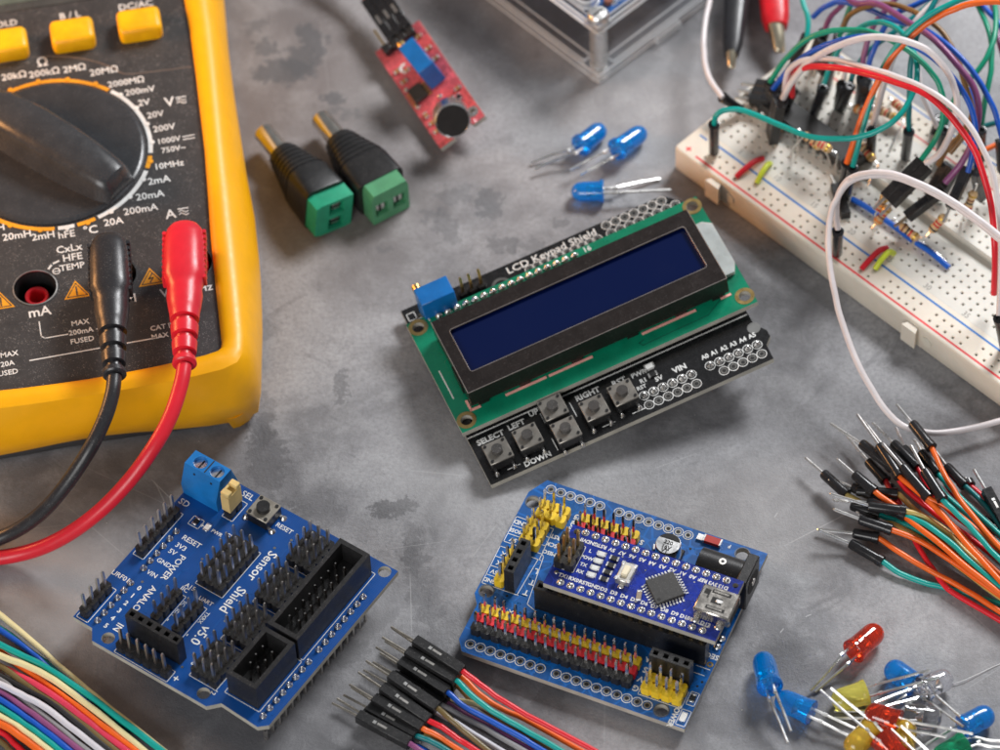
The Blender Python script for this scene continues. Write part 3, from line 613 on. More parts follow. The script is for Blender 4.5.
    for x, y in ((-8.8, 14.6), (66.2, 14.6), (-8.8, 45.6), (66.2, 45.6)): g.ring(x, y, Y-.05, 1.5, 2.45, GOLD, 28, h=.1)
    for i in range(16):
        x = -2.9+2.47*i; g.cyl((x, 46.4, Y-.05), (x, 46.4, Y+.02), 1.0, PAD, n=14); g.lathe([(1.0, 0), (.85, .35), (.5, .8), (.1, 1.0)], BRIGHT if i % 3 else SOLDER, 12, (x, 46.4, Y))
    g.text('1', -5.5, 46.6, Y-.05, 2, WHT, 0); g.text('16', 37.7, 46.6, Y-.05, 2.2, WHT, 0)
    g.line([(39, 15.0), (37.6, 14.6), (38.2, 13.6), (56, 13.9), (60.5, 16.6), (62.2, 16.6)], .25, Y-.06, mat('green_track', (.004, .10, .06), .35), h=.03)
    g.line([(-9.2, 31), (-9.2, 22)], .3, Y-.05, WHT)
    pk = mat('flux_pink_lacquer', (.90, .42, .36), .4)
    for p in ([(-6.7, 19.8), (-6.7, 16.9), (-4.4, 16.9)], [(2.8, 16.8), (13.2, 16.8)], [(14.4, 16.8), (25.6, 16.8)], [(39.6, 16.9), (53.6, 16.9)], [(61.0, 17.0), (63.2, 17.0)]): g.line([(q_[0], q_[1]-.25) for q_ in p], .6, Y-.05, pk, h=.2)
    g.build('display_board', t)
    hdr = MB()
    hdr.box(-4.2, 36.2, 45.2, 47.7, z, Y-1.65, BLK); hdr.box(-9.8, -7.8, 13.6, 15.6, z, Y-1.65, BLK); hdr.build('spacer_strip', t)
    # pale diffuser tab of the backlight
    pw = mat('milky_diffuser', (.55, .58, .56), .3, sss=.2); q = MB(); q.prism([(63.3, 39.2), (66.0, 39.2), (68.1, 37.6), (68.1, 24.2), (66.8, 21.6), (63.3, 21.6)], Y+.1, Y+1.3, pw); q.build('backlight_tab', t)
    # bezel with window
    bz = mat('brown_black_bezel', (.030, .024, .023), .33, .6, coat=.15, dust=.25, bump=.3, bs=15)
    q = MB(); X0, X1, Y0, Y1 = -6.2, 63.2, 17.0, 40.6; T0, T1 = Y+.1, Y+6.9
    wx0, wx1, wy0, wy1 = -3.2, 60.5, 22.3, 36.3
    win = rrect(wx0, wx1, wy0, wy1, .8)
    q.prism(rrect(X0, X1, Y0, Y1, .5), T1-.6, T1, bz, holes=[win])
    wall = [(X0+.6, Y0+.6), (X1-.6, Y0+.6), (X1-.6, Y1-.6), (X0+.6, Y1-.6)]
    q.prism([(X0, Y0), (X1, Y0), (X1, Y1), (X0, Y1)], T0+.9, T1-.62, bz, holes=[wall])
    for x in (-3, 8, 22, 37, 50, 60):
        q.box(x-1.4, x+1.4, Y0-.05, Y0+.55, T0-.1, T0+1, bz); q.box(x-1.4, x+1.4, Y1-.55, Y1+.05, T0-.1, T0+1, bz)
    q.box(X0-.3, X0+.05, 22, 28, T0-.1, T1-3, bz)
    pol = mat('bright_cut_edge', (.40, .36, .34), .35, .8)
    for i in range(len(win)):
        a, c_ = win[i], win[(i+1) % len(win)]; q.cyl((a[0], a[1], T1-.02), (c_[0], c_[1], T1-.02), .12, pol, n=6)
    for a, c_ in (((X0, Y0), (X1, Y0)), ((X0, Y0), (X0, Y1)), ((X1, Y0), (X1, Y1))): q.cyl((a[0], a[1], T1-.08), (c_[0], c_[1], T1-.08), .12, pol, n=6)
    q.build('bezel', t)
    # the glass: deep blue polarised panel
    m = bpy.data.materials.new('blue_display_glass'); n = NT(m); out = n.n('ShaderNodeOutputMaterial'); p = n.n('ShaderNodeBsdfPrincipled'); n.l(p.outputs[0], out.inputs[0])
    p.inputs['Base Color'].default_value = (.0001, .005, .046, 1); p.inputs['Roughness'].default_value = .09; p.inputs['Specular IOR Level'].default_value = .4; co_ = n.n('ShaderNodeTexCoord').outputs['Object']; n.l(n.math('ADD', n.math('MULTIPLY', n.noise(co_, .7, 4), .35), -.04), p.inputs['Roughness'])
    q = MB(); q.box(wx0-.8, wx1+.8, wy0-.8, wy1+.8, T1-2.4, T1-.95, m); q.build('display_glass', t)
    q = MB(); q.box(X0+.7, X1-.7, Y0+.7, Y1-.7, T0, T1-2.5, mat('dark_reflector', (.05, .05, .05), .6)); q.build('backlight_block', t)
display_shield()

# ================================================================== multimeter (upper left)
MS = 1.0158                   # the meter lies flat: its panel is about 26 mm above the table
METER = dict(loc=tuple(CAM+(Vector((-100, 0, 0))-CAM)*MS), rotz=R(8))
def meter_pt(x, y, z): 
    c, s_ = math.cos(R(8)), math.sin(R(8)); return Vector(METER['loc'])+Vector((c*x-s_*y, s_*x+c*y, z))*MS
def multimeter():
    t = thing('multimeter', 'yellow digital multimeter with a black dial panel and three yellow push buttons', 'multimeter', METER['loc'], METER['rotz']); t.scale = (MS,)*3
    yel = mat('yellow_rubber', (.97, .445, .001), .40, var=.03, bump=.10, bs=10)
    pan = mat('charcoal_panel', (.034, .033, .034), .42, dust=.95, bump=.12, bs=25)
    dk = mat('dark_housing', (.045, .045, .048), .5, dust=.2)
    # right half of outlines (x from centre line -1), inner = panel edge, outer = bumper
    inn = [(0, -25.2), (8, -25.0), (15, -24.7), (22, -24.2), (28, -23.6), (31.2, -23.0), (32.3, -22.3), (32.8, -20.5), (33.6, -5), (34.6, 12), (35.7, 25), (36.9, 40), (38.1, 66), (38.6, 80), (38.6, 100), (38.6, 125), (37, 140), (20, 146), (0, 147)]
    mid = [(0, -30.5), (9, -30.4), (17, -30.2), (25, -29.8), (32, -29.0), (35.6, -27.6), (37.6, -24.5), (38.3, -20), (39.3, -5), (40.2, 12), (41, 25), (41.8, 40), (43.6, 66), (44.4, 80), (44.8, 100), (44.8, 128), (43, 145), (22, 152), (0, 153)]
    outr = [(0, -32.0), (9, -32.2), (18, -32.4), (27, -32.4), (33.4, -31.8), (37.4, -30.0), (39.9, -26.8), (41.4, -20), (43.9, -5), (45.6, 12), (46.4, 25), (46.4, 40), (47.0, 66), (47.6, 80), (49, 100), (49.5, 130), (47, 150), (24, 158), (0, 159)]
    low = [(0, -24.6), (9, -25.2), (18, -26.1), (27, -26.8), (32.0, -26.8), (36.0, -26.2), (39.1, -25), (40.7, -19), (43, -5), (45.2, 12), (45.5, 25), (45.5, 40), (46, 66), (46.6, 80), (48, 100), (48.5, 130), (46, 149), (24, 157), (0, 158)]
    def full(h, z): return [(x-1, y, z) for x, y in h]+[(-x-1, y, z) for x, y in reversed(h[1:-1])]
    def tl(r): return [(x, y+(min(0, x)*-.07 if y < 0 else 0), z) for x, y, z in r]
    def lerp(a, b_, k): return [(p[0]+(q[0]-p[0])*k, p[1]+(q[1]-p[1])*k) for p, q in zip(a, b_)]
    b = MB()
    rg = [full(inn, 34), full(inn, 38.6), full(lerp(inn, mid, .12), 39.7), full(lerp(inn, mid, .35), 40.3), full(lerp(inn, mid, .7), 40.2), full(mid, 39.4), full(lerp(mid, outr, .45), 36.8), full(lerp(mid, outr, .8), 33), full(outr, 28), full(lerp(outr, low, .45), 21), tl(full(low, 15.4)), tl(full(lerp(low, inn, .25), 15.4))]
    b.rings([r for r in rg], yel, False, False)
    body = b.build('bumper', t)
    # corner feet of the bumper reaching down to the table
    for sg in (1, -1):
        o_ = [(31.0, -29.4), (33.4, -29.6), (36.4, -28.1), (38.7, -25.0), (40.2, -19.2), (41.6, -9), (39.5, -9), (37, -19), (34.4, -24), (31, -26)]
        q_ = [(32.6, -28.4), (34.2, -28.2), (36.8, -26.8), (38.8, -24), (40.2, -18.5), (41.2, -12), (39.2, -12), (37, -18), (35, -22.6), (33.2, -25)]
        b = MB(); f0 = [(-1+sg*x, y) for x, y in o_]; f1 = [(-1+sg*x, y) for x, y in q_]
        b.rings([[(x, y+1.2, 13.4) for x, y in f1], [(x, y, 20.5) for x, y in f0]], yel)
        b.build('bumper_foot', t)
    hs = [(p[0]-1, p[1]) for p in lerp(low, inn, .55)]+[(-p[0]-1, p[1]) for p in reversed(lerp(low, inn, .55)[1:-1])]
    b = MB()
    def ys(z, k): return [(x, (y+k if y < 0 else y), z) for x, y in hs]
    b.rings([ys(12.6, 1.2), ys(13.2, .4), ys(15.5, -.4), ys(30, 3)], dk); b.build('rear_housing', t)
    # panel
    z = 38.0; b = MB(); ip = [(x-1, y) for x, y in inn]+[(-x-1, y) for x, y in reversed(inn[1:-1])]
    b.prism(ip, z-3, z, pan, holes=[circ(-10, 5.6, 5.2, 36), circ(9.4, 5.6, 5.2, 36), circ(27.8, 5.6, 5.2, 36), circ(-29, 5.6, 5.2, 36)])
    OR = mat('orange_print', (.78, .33, .01), .5, bump=0)
    P = [('HOLD', -8.8, 92.6, 3.1), ('B / L', 8.3, 92.2, 3.3), ('DC/AC', 25.2, 92.2, 3.3), ('Ω', -.3, 77.7, 4.4), ('20kΩ', -7.8, 74.6, 3.3), ('200kΩ', -.2, 74.1, 3.3), ('2MΩ', 7.4, 74.0, 3.3), ('20MΩ', 14.6, 71.6, 3.3), ('2000MΩ', 19.6, 66.8, 3.0),
         ('200mV', 22.6, 63.2, 3.0), ('2V', 23.1, 59.1, 3.1), ('20V', 25.4, 54.6, 3.0), ('200V', 27.0, 49.8, 3.0), ('1000V', 27.6, 45.6, 2.6), ('750V~', 28.4, 42.5, 2.6), ('10MHz', 26.6, 37.6, 2.9), ('2mA', 23.6, 33.2, 3.3), ('20mA', 20.8, 28.8, 3.3), ('200mA', 18.0, 24.8, 3.3), ('20A', 11.0, 22.3, 3.3),
         ('°C', 5.2, 20.8, 3.8), ('hFE', -.7, 20.6, 3.3), ('2mH', -6.3, 21.3, 3.3), ('20mH', -12.6, 22.7, 3.3), ('V', 29.4, 58.0, 4.6), ('A', 25.0, 21.8, 4.4), ('CxLx', -.6, 16.1, 3.3), ('HFE', -.1, 13.2, 3.3), ('TEMP', -.5, 10.3, 2.9), ('mA', -9.8, -2.0, 4.4), ('MAX', -.6, -7.2, 2.3), ('200mA', -.7, -9.9, 2.3), ('FUSED', -.7, -12.6, 2.3),
         ('CAT IV 600V', 20.9, -12.4, 2.2), ('MAX 1000V', 20.4, -15.0, 2.2), ('10sec MAX', -20.9, -13.4, 2.3), ('20A', -19.0, -16.1, 2.3), ('FUSED', -19.6, -18.8, 2.3), ('V', 20.4, -2.4, 4.0), ('Hz', 30.2, -2.6, 3.6), ('COM', 9.6, -2.4, 4.0), ('2kΩ', -14.6, 72.4, 3.3), ('200Ω', -20, 68, 3.3), ('200mH', -19.5, 26, 3.3)]
    for s_, x, y, sz in P: b.text(s_, x, y, z, sz*.92, WHT, R(1.0), bold=.012, sx=.95)
    for dx, dy in ((31.2, 58.2), (27.0, 22.2)):
        b.line([(dx, dy+.9), (dx+2.4, dy+.9)], .28, z, WHT)
        b.tube([(dx, dy, z+.03), (dx+.6, dy+.35, z+.03), (dx+1.2, dy, z+.03), (dx+1.8, dy-.35, z+.03), (dx+2.4, dy, z+.03)], .14, WHT, 6, 4); b.tube([(dx, dy-.9, z+.03), (dx+.6, dy-.55, z+.03), (dx+1.2, dy-.9, z+.03), (dx+1.8, dy-1.25, z+.03), (dx+2.4, dy-.9, z+.03)], .14, WHT, 6, 4)
    b.line([(31.2, 46), (34, 46.1)], .28, z, WHT); b.line([(31.2, 45.1), (32, 45.1)], .28, z, WHT); b.line([(32.3, 45.1), (33, 45.1)], .28, z, WHT); b.line([(33.3, 45.1), (34, 45.1)], .28, z, WHT)
    b.line([(-10.2, -5), (-10.2, -9.4), (-9.4, -10.2), (-3.9, -10.1)], .28, z, WHT); b.line([(3.1, -9.9), (7, -9.8), (8.6, -9), (8.6, -5)], .28, z, WHT)
    b.line([(-13.6, -16.2), (18.3, -15.4)], .3, z, WHT); b.line([(-6.1, 10.9), (-5.2, 12.1), (-3.6, 12.7)], .5, z, WHT); b.line([(4.6, 13.4), (6.2, 13.4)], .5, z, WHT)
    b.ring(-4.4, 9.7, z, .75, .98, WHT, 20); b.line([(-5, 9.7), (-3.8, 9.7)], .2, z, WHT); b.ring(4.9, 10.2, z, .75, .98, WHT, 20)
    b.line([(23.4, -17.2), (23.4, -18.6)], .25, z, WHT)
    for i, w in enumerate((1.5, 1.0, .45)): b.line([(23.4-w, -18.7-.7*i), (23.4+w, -18.7-.7*i)], .25, z, WHT)
    for cx, cy, bolt in ((-.3, 2.6, 0), (17.8, 2.9, 1), (-18.6, 2.9, 0)):
        tr = [(cx-3.2, cy-2.1), (cx+3.2, cy-2.1), (cx, cy+3.3)]; b.prism(tr, z, z+.05, OR)
        ti = [(cx-2.4, cy-1.6), (cx+2.4, cy-1.6), (cx, cy+2.4)]; b.line(ti+[ti[0]], .22, z+.04, pan)
        if bolt: b.line([(cx+.4, cy+1.4), (cx-.5, cy-.1), (cx+.5, cy+.1), (cx-.3, cy-1.2)], .32, z+.04, pan)
        else: b.line([(cx, cy+1.2), (cx, cy-.4)], .4, z+.04, pan); b.line([(cx, cy-.9), (cx, cy-1.1)], .4, z+.04, pan)
    br = mat('faded_brown_line', (.20, .15, .12), .5)
    b.tube([(-37, 60, z), (-30, 70.5, z), (-18, 77.5, z), (-6, 79.9, z), (2, 79.4, z), (10, 76.8, z), (16.5, 72.7, z), (19, 70, z), (22, 69.2, z), (30, 68.8, z), (36.4, 68.6, z)], .13, br, 6, 6)
    # coloured arcs round the dial
    cx, cy, r0, r1 = -1.0, 47.0, 23.55, 24.65
    def ang(px, py): 
        p = at(px, py, 38); c, s_ = math.cos(R(8)), math.sin(R(8)); dx, dy = p.x+100, p.y; return math.atan2(-s_*dx+c*dy-cy, c*dx+s_*dy-cx)
    segs = [((108, 91), (0, 97), OR), ((149, 153), (110.5, 92), WHT), ((146.5, 168), (149, 156), OR), ((98, 217), (146, 171), WHT), ((77.5, 225), (95, 218.5), OR), ((58, 228), (74.5, 226), WHT), ((0, 215), (54.5, 228), OR)]
    for a, c_, m_ in segs:
        a0, a1 = ang(*a), ang(*c_)
        if a1 < a0: a1 += 2*PI
        b.ring(cx, cy, z, r0, r1, m_, 26, a0, a1, h=.1)
        k = max(1, round((a1-a0)*r1/7.0))
        for i in range(k):
            aa = a0+(a1-a0)*(i+.55)/k; b.cyl((cx+(r1-.1)*math.cos(aa), cy+(r1-.1)*math.sin(aa), z), (cx+(r1-.1)*math.cos(aa), cy+(r1-.1)*math.sin(aa), z+.22), .62, m_, n=12)
    b.build('front_panel', t)
    # jacks
    rs = mat('red_socket_plastic', (.55, .012, .02), .35)
    for x, m_ in ((-10, rs), (9.4, BLK), (27.8, rs), (-29, BLK)):
        b = MB(); b.rings([[(p[0], p[1], zz) for p in circ(x, 5.6, r, 36)] for r, zz in ((5.15, 38.05), (5.15, 24), (4.9, 24), (4.9, 37.9))], BLK, False, False); b.prism(circ(x, 5.6, 5.1, 30), 23, 24.2, BLK)
        b.rings([[(p[0], p[1], zz) for p in circ(x, 5.6, r, 30)] for r, zz in ((3.0, 24), (3.0, 34.6), (2.8, 35), (2.2, 35), (2.0, 34.7), (2.0, 26))], m_, False, True)
        b.rings([[(p[0], p[1], zz) for p in circ(x, 5.6, r, 36)] for r, zz in ((5.45, 38.0), (5.45, 38.2), (5.15, 38.25), (5.1, 38.0))], STEEL if x == -10 else BLK, False, False)
        b.build('jack_socket', t)
    # dial
    dm = mat('dial_black', (.036, .038, .042), .27, dust=.25, bump=.08)
    b = MB(); b.lathe([(22.9, 0), (22.9, .5), (22.3, 1.0), (21.6, 1.15), (15, .9), (0, .6)], dm, 96, (cx, cy, z))
    b.M = Matrix.Translation((cx, cy, z)) @ Matrix.Rotation(R(-47), 4, 'Z')
    rg = []
    for u, hw, h in ((-22.4, 3.6, 5.2), (-21.2, 5.0, 7.2), (-16, 5.9, 8.6), (-6, 6.2, 9.2), (4, 6.0, 9.0), (12, 5.6, 8.2), (18.2, 5.1, 7.4), (20.6, 4.6, 6.8), (22.3, 3.7, 4.4)):
        rg.append([(u, -hw-1.2, .7), (u, -hw, h-2.2), (u, -hw+.9, h-.8), (u, -hw+2.4, h), (u, 0, h+.2), (u, hw-2.4, h), (u, hw-.9, h-.8), (u, hw, h-2.2), (u, hw+1.2, .7)])
    b.rings([r[::-1] for r in rg], dm); b.build('dial', t)
    # push buttons
    by = mat('yellow_button_plastic', (.97, .46, .002), .38)
    for x in (-8.6, 8.3, 25.3):
        b = MB(); b.box(x-5.5, x+5.5, 79.6, 87.6, z-1, z+4.6, by, 1.5, 4); b.build('push_button', t)
    # display window
    b = MB(); b.box(-36, 34, 96.6, 136, z-.5, z+.25, mat('display_surround', (.06, .062, .06), .3), .1); b.box(-32, 30, 99.0, 132, z+.2, z+.45, mat('grey_green_lcd', (.10, .125, .105), .2), .05); b.build('display_window', t)
multimeter()

# ------------------------------------------------ test leads plugged into the meter
def test_lead(x, mt, label, path, w=1.0, top=9.6):
    t = thing('test_lead', label, 'test lead', tuple(meter_pt(x, 4.5, 38)), 0, 'test leads plugged into the multimeter', world=True)
    zc = 48.5; path = [(p[0], p[1], max(2.1, p[2]*.755)) for p in path]
    ax0 = meter_pt(x, top, zc); tail = at(*path[0]); ax = (tail-ax0); L = ax.length; ax.normalize(); u = ax.cross(Vector((0, 0, 1))).normalized(); n = u.cross(ax).normalized()
    prof = [(0.0, .6, .6), (.5, 2.4, 2.2), (1.5, 3.9, 3.3), (3, 4.9, 4.1), (5, 5.35, 4.6), (9, 5.6, 4.8), (14, 5.7, 4.9), (17.5, 5.75, 4.9), (19.0, 5.0, 4.4), (21, 4.7, 4.2), (23, 4.9, 4.3), (26, 4.5, 4.1), (27.2, 4.3, 4.0)]
    k = 27.2; S = (L-27.2)
    ribs = []
    r = 4.15
    for i in range(3):
        a = k+S*(i*.30+.02); ribs += [(a, r, r), (a+S*.16, r-.25, r-.25), (a+S*.165, r-1.2, r-1.2), (a+S*.27, r-1.35, r-1.35), (a+S*.275, r-.35, r-.35)]; r -= .36
    prof += ribs+[(L-S*.02, 3.3, 3.3), (L, 2.9, 2.9)]
    rg = []
    for s_, a, h in prof:
        s_ = min(s_, L); p = ax0+ax*s_; row = []
        for i in range(32):
            th = 2*PI*i/32; c, q = math.cos(th), math.sin(th); e = .8 if s_ < 20 else 1.0
            row.append(p+u*(a*w*math.copysign(abs(c)**e, c))+n*(h*w*math.copysign(abs(q)**e, q)))
        rg.append(row)
    b = MB(); b.rings(rg, mt)
    for sd in (-1, 1):     # grip teeth on the sides
        for i in range(9):
            p = ax0+ax*(4+i*1.75)+u*(sd*5.35*w); b.cyl(p-n*1.7, p+n*1.7, .55, mt, n=8)
    p = meter_pt(x, 5.0, 0); b.cyl((p.x, p.y, 22), (p.x, p.y, 34), 4.7*w, mt, n=28)
    b.build('plug', t)
    b = MB(); b.tube([at(*q) for q in path], 2.05*w, mt, 16, 10); b.build('cable', t)
    return t
lead_b = mat('black_lead_rubber', (.020, .020, .023), .34, dust=.45, bump=.2, bs=25)
lead_r = mat('red_lead_rubber', (.70, .018, .035), .34, var=.05, bump=.15, bs=25)
test_lead(9.4, lead_b, 'black test lead plugged into the middle of the yellow multimeter', [(114.5, 376, 48), (112, 395, 47), (104, 420, 44), (88, 452, 38), (62, 490, 27), (35, 518, 16), (0, 538, 7), (-60, 556, 2.2), (-130, 566, 2.2)], .88)
test_lead(27.8, lead_r, 'red test lead plugged in beside the right yellow edge of the multimeter', [(184.5, 365, 49), (181, 384, 48), (171, 415, 45), (155, 445, 41), (128, 482, 32), (95, 515, 22), (58, 540, 12), (20, 554, 5), (-30, 560, 2.5), (-120, 562, 2.5)], .90, 9.4)

# ================================================================== barrel plug adapters
grn = mat('green_terminal_plastic', (.022, .34, .19), .38, bump=.2)
grn2 = mat('olive_green_terminal_plastic', (.085, .30, .15), .4, bump=.2)
def barrel_adapter(p_tip, p_end, roll, label, gm):
    a = at(*p_tip); e = at(*p_end); d = e-a; yaw = math.atan2(d.y, d.x)
    t = thing('barrel_plug_adapter', label, 'adapter', (a.x, a.y, 0), yaw, 'barrel plug adapters')
    hz = 5.8 if roll else 5.7
    RM = Matrix.Translation((0, 0, hz)) @ Matrix.Rotation(roll, 4, 'X')
    b = MB(); b.M = RM; met = mat('nickel_barrel', (.72, .68, .62), .22, 1)
    b.lathe([(2.05, 0), (2.55, .1), (2.75, .5), (2.75, 10)], met, 28, (0, 0, 0), (1, 0, 0)); b.lathe([(0, -.05), (2.1, -.05), (2.2, .6), (0, .7)], BLK, 20, (0, 0, 0), (1, 0, 0)); b.cyl((-.1, 0, 0), (.3, 0, 0), 1.1, HOLE); b.build('barrel', t)
    b = MB(); b.M = RM; rg = []
    prof = [(9, 3.2, 3.2, 1), (9.4, 4.0, 3.8, 1), (10.6, 4.2, 4.0, .9)]
    for i in range(6): x = 10.6+i*1.7; e_ = .85-.06*i; prof += [(x+.1, 4.4+i*.42, 4.1+i*.28, e_), (x+1.15, 4.62+i*.42, 4.25+i*.28, e_), (x+1.2, 4.42+i*.42, 4.05+i*.28, e_), (x+1.6, 4.45+i*.42, 4.08+i*.28, e_)]
    prof += [(21.6, 6.9, 5.75, .45), (29.5, 6.8, 5.75, .3), (30, 6.7, 5.7, .3)]
    for x, w, h, e in prof:
        w = min(w, 6.8); h = min(h, 5.7)
        rg.append([(x, w*math.copysign(abs(math.cos(q))**e, math.cos(q)), h*math.copysign(abs(math.sin(q))**e, math.sin(q))) for q in [2*PI*k/28 for k in range(28)]])
    b.rings(rg, BLK); b.build('plug_body', t)
    b = MB(); b.M = RM @ Matrix.Rotation(PI/2, 4, 'Y') @ Matrix.Rotation(PI/2, 4, 'Z')
    # in this frame: x = width, y = height, z = along the plug
    b.M = RM @ Matrix(((0, 0, 1, 0), (1, 0, 0, 0), (0, 1, 0, 0), (0, 0, 0, 1)))
    W, H = 5.4, 5.4
    hs = [[(c-1.9, -2.9), (c+1.9, -2.9), (c+1.9, 1.5), (c-1.9, 1.5)] for c in (-2.6, 2.6)]
    b.prism([(-W, -H), (W, -H), (W, H-1.6), (W-.6, H), (-W+.6, H), (-W, H-1.6)], 29, 34.6, gm, holes=hs)
    for c in (-2.6, 2.6):
        b.prism([(c-1.85, -2.8), (c+1.85, -2.8), (c+1.85, 1.4), (c-1.85, 1.4)], 29.6, 31.6, HOLE); b.box(c-1.3, c+1.3, -2.2, .1, 31.6, 33.6, BRIGHT, .15); b.box(c-.5, c+.2, -2.25, .15, 33.55, 33.7, HOLE)
    o = b.build('terminal_block', t)
barrel_adapter((263, 131, 6), (328, 209, 5.8), R(82), 'black barrel plug with a bright green terminal block, nearer to the yellow multimeter', grn)
barrel_adapter((320, 117, 6), (392, 204, 5.7), 0, 'black barrel plug with a dull green terminal block, right-hand one of the pair', grn2)

# ================================================================== red microphone module
def frame3(pl, px_, py_):
    o = at(*pl); ex = (at(*px_)-o).normalized(); ey = at(*py_)-o; ey = (ey-ex*ex.dot(ey)).normalized(); return (o, ex, ey, ex.cross(ey))
mf = frame3((440.4, 148.8, 3.0), (483.6, 116.8, 8.5), (387.6, 54.4, 4.5))
def mic_module():
    t = thing('microphone_module', 'small red sensor board with a round black microphone capsule and a blue trimmer', 'circuit board', frame=mf)
    W, L = 14.3, 37.5
    b = MB(); b.prism([(0, 0), (4.5, 0), (5.2, 2.0), (9.8, 2.0), (10.5, 0), (W, 0), (W, L), (0, L)], -1.6, 0, REDP, EDGE, holes=[circ(12.3, 3.4, .9)])
    z = .01
    b.ring(12.3, 3.4, z, .9, 1.6, BRIGHT, 18)
    for x, y, a in ((2.0, 8, 0), (4.5, 7.5, 0), (1.8, 11, PI/2), (2, 24, 0), (4.2, 26.5, 0), (2, 28, 0), (11.6, 9.5, PI/2), (9.6, 10.5, 0), (12.5, 12, 0), (12.3, 24, 0), (12.2, 28, 0), (11.8, 33, 0), (1.8, 5, 0), (6, 5.5, 0)):
        smd(b, x, y, z, 2.0, 1.1, BLK if (x+y) % 2 > 1 else mat('tan_ceramic', (.42, .20, .08), .5), ang=a)
    for x, y in ((10, 8), (8.4, 29.8), (1.2, 15), (1.2, 21.6), (7.6, 13.5)): b.lathe([(.7, 0), (.5, .35), (0, .5)], BRIGHT, 10, (x, y, z))
    b.ring(4.2, 27.3, z+.3, .9, 1.5, WHT, 16, R(60), R(300), h=.2)
    b.build('board', t)
    b = MB(); b.box(1.4, 5.3, 15.4, 20.2, .3, 1.7, mat('chip_epoxy', (.030, .029, .028), .45, dust=.25), .15)
    for i in range(4):
        for s_ in (0, 1): y = 16+1.2*i; b.box(*((.3, 1.5) if s_ == 0 else (5.2, 6.4)), y-.22, y+.22, .05, .5, GOLD)
    b.build('comparator_chip', t)
    bt = MATS['blue_trimmer_plastic']; b = MB(); b.M = Matrix.Translation((8.9, 21.5, 0)) @ Matrix.Rotation(.06, 4, 'Z')
    b.box(-2.4, 2.4, -5.0, 5.6, .3, 9.6, bt, .2); b.cyl((-1.2, 5.5, 8.2), (-1.2, 7.0, 8.2), 1.2, GOLD, n=18); b.build('trimmer', t)
    al = mat('can_aluminium', (.78, .78, .78), .28, 1)
    ax = Vector((-.05, -.80, .60)); b = MB(); p0 = Vector((7.4, 4.2, 3.6))
    b.lathe([(4.7, 0), (4.7, 5.2), (4.3, 5.5), (4.2, 5.35)], al, 40, p0, ax); b.lathe([(4.25, 5.30), (4.2, 5.42), (2, 5.45), (0, 5.45)], mat('black_felt', (.022, .020, .020), .95, bump=.8, bs=40), 36, p0, ax)
    for x in (6.2, 8.6): b.cyl((x, 4.5, -2), (x, 5.5, 2.5), .3, BRIGHT, n=8)
    b.build('microphone_capsule', t)
    h = MB()
    for i in range(4): x = 3.2+2.54*i; h.box(x-1.2, x+1.2, 33.6, 36.1, .05, 2.6, BLK, .25)
    hd = h.build('pin_header', t)
    for i in range(4):
        q = MB(); x = 3.2+2.54*i; q.box(x-.32, x+.32, 34.5, 42.5, 1.0, 1.64, GOLD); q.build('pin', hd)
    return t
mic_module()
def mic_connector():
    t = thing('jumper_connector', 'black three-way jumper connector plugged onto the red microphone board', 'connector', frame=mf)
    b = MB()
    for i in range(3):
        x = 5.74+2.54*i; b.box(x-1.25, x+1.25, 36.4, 52, -.2, 2.6, BLKG, .12); b.box(x-.35, x+.35, 42, 45, 2.5, 2.64, STEEL); b.box(x-.4, x+.4, 36.3, 36.5, .9, 1.7, GOLD)
    b.build('housing', t)
    cols = (('dusky_pink_wire', (.42, .16, .16)), ('grey_wire', (.22, .22, .23)), ('black_wire', (.02, .02, .022)))
    for i in range(3):
        x = 5.74+2.54*i; b = MB(); b.tube([(x, 50, 1.2), (x, 58, 1.5), (x-1, 72, 4), (x-3, 95, 2)], .7, mat(cols[i][0], cols[i][1], .38)); b.build('wire', t)
mic_connector()

# ================================================================== clear acrylic case (top)
def acrylic(name, tint, body, gl, gr=.04):
    """clear sheet: transparent with a Fresnel gloss; whitish body colour paints the bright look of the cut edges"""
    m = bpy.data.materials.new(name); t = NT(m); out = t.n('ShaderNodeOutputMaterial'); fr = t.n('ShaderNodeFresnel'); fr.inputs[0].default_value = 1.49
    tr = t.n('ShaderNodeBsdfTransparent'); tr.inputs[0].default_value = tint+(1,); g = t.n('ShaderNodeBsdfGlossy'); g.inputs['Roughness'].default_value = gr
    d = t.n('ShaderNodeBsdfDiffuse'); d.inputs[0].default_value = (.86, .87, .88, 1); tl = t.n('ShaderNodeBsdfTranslucent'); tl.inputs[0].default_value = (.86, .87, .88, 1)
    a = t.n('ShaderNodeMixShader'); a.inputs[0].default_value = .5; t.l(d.outputs[0], a.inputs[1]); t.l(tl.outputs[0], a.inputs[2])
    co = t.n('ShaderNodeTexCoord').outputs['Object']
    b2 = t.n('ShaderNodeMixShader'); b2.inputs[0].default_value = body; t.l(tr.outputs[0], b2.inputs[1]); t.l(a.outputs[0], b2.inputs[2])
    c = t.n('ShaderNodeMixShader'); bf = t.n('ShaderNodeNewGeometry').outputs['Backfacing']; t.l(t.math('MULTIPLY', t.math('MULTIPLY', fr.outputs[0], gl), t.math('SUBTRACT', 1, bf), clamp=True), c.inputs[0]); t.l(b2.outputs[0], c.inputs[1]); t.l(g.outputs[0], c.inputs[2]); t.l(c.outputs[0], out.inputs[0]); return m
acr = acrylic('clear_acrylic', (.965, .97, .975), .008, 1.0)
def acrylic_edge(): return acrylic('acrylic_cut_edge', (.93, .94, .95), .42, 1.6)
CASE_LOC = at(599, 84, 0); CASE_ROT = R(41.5)
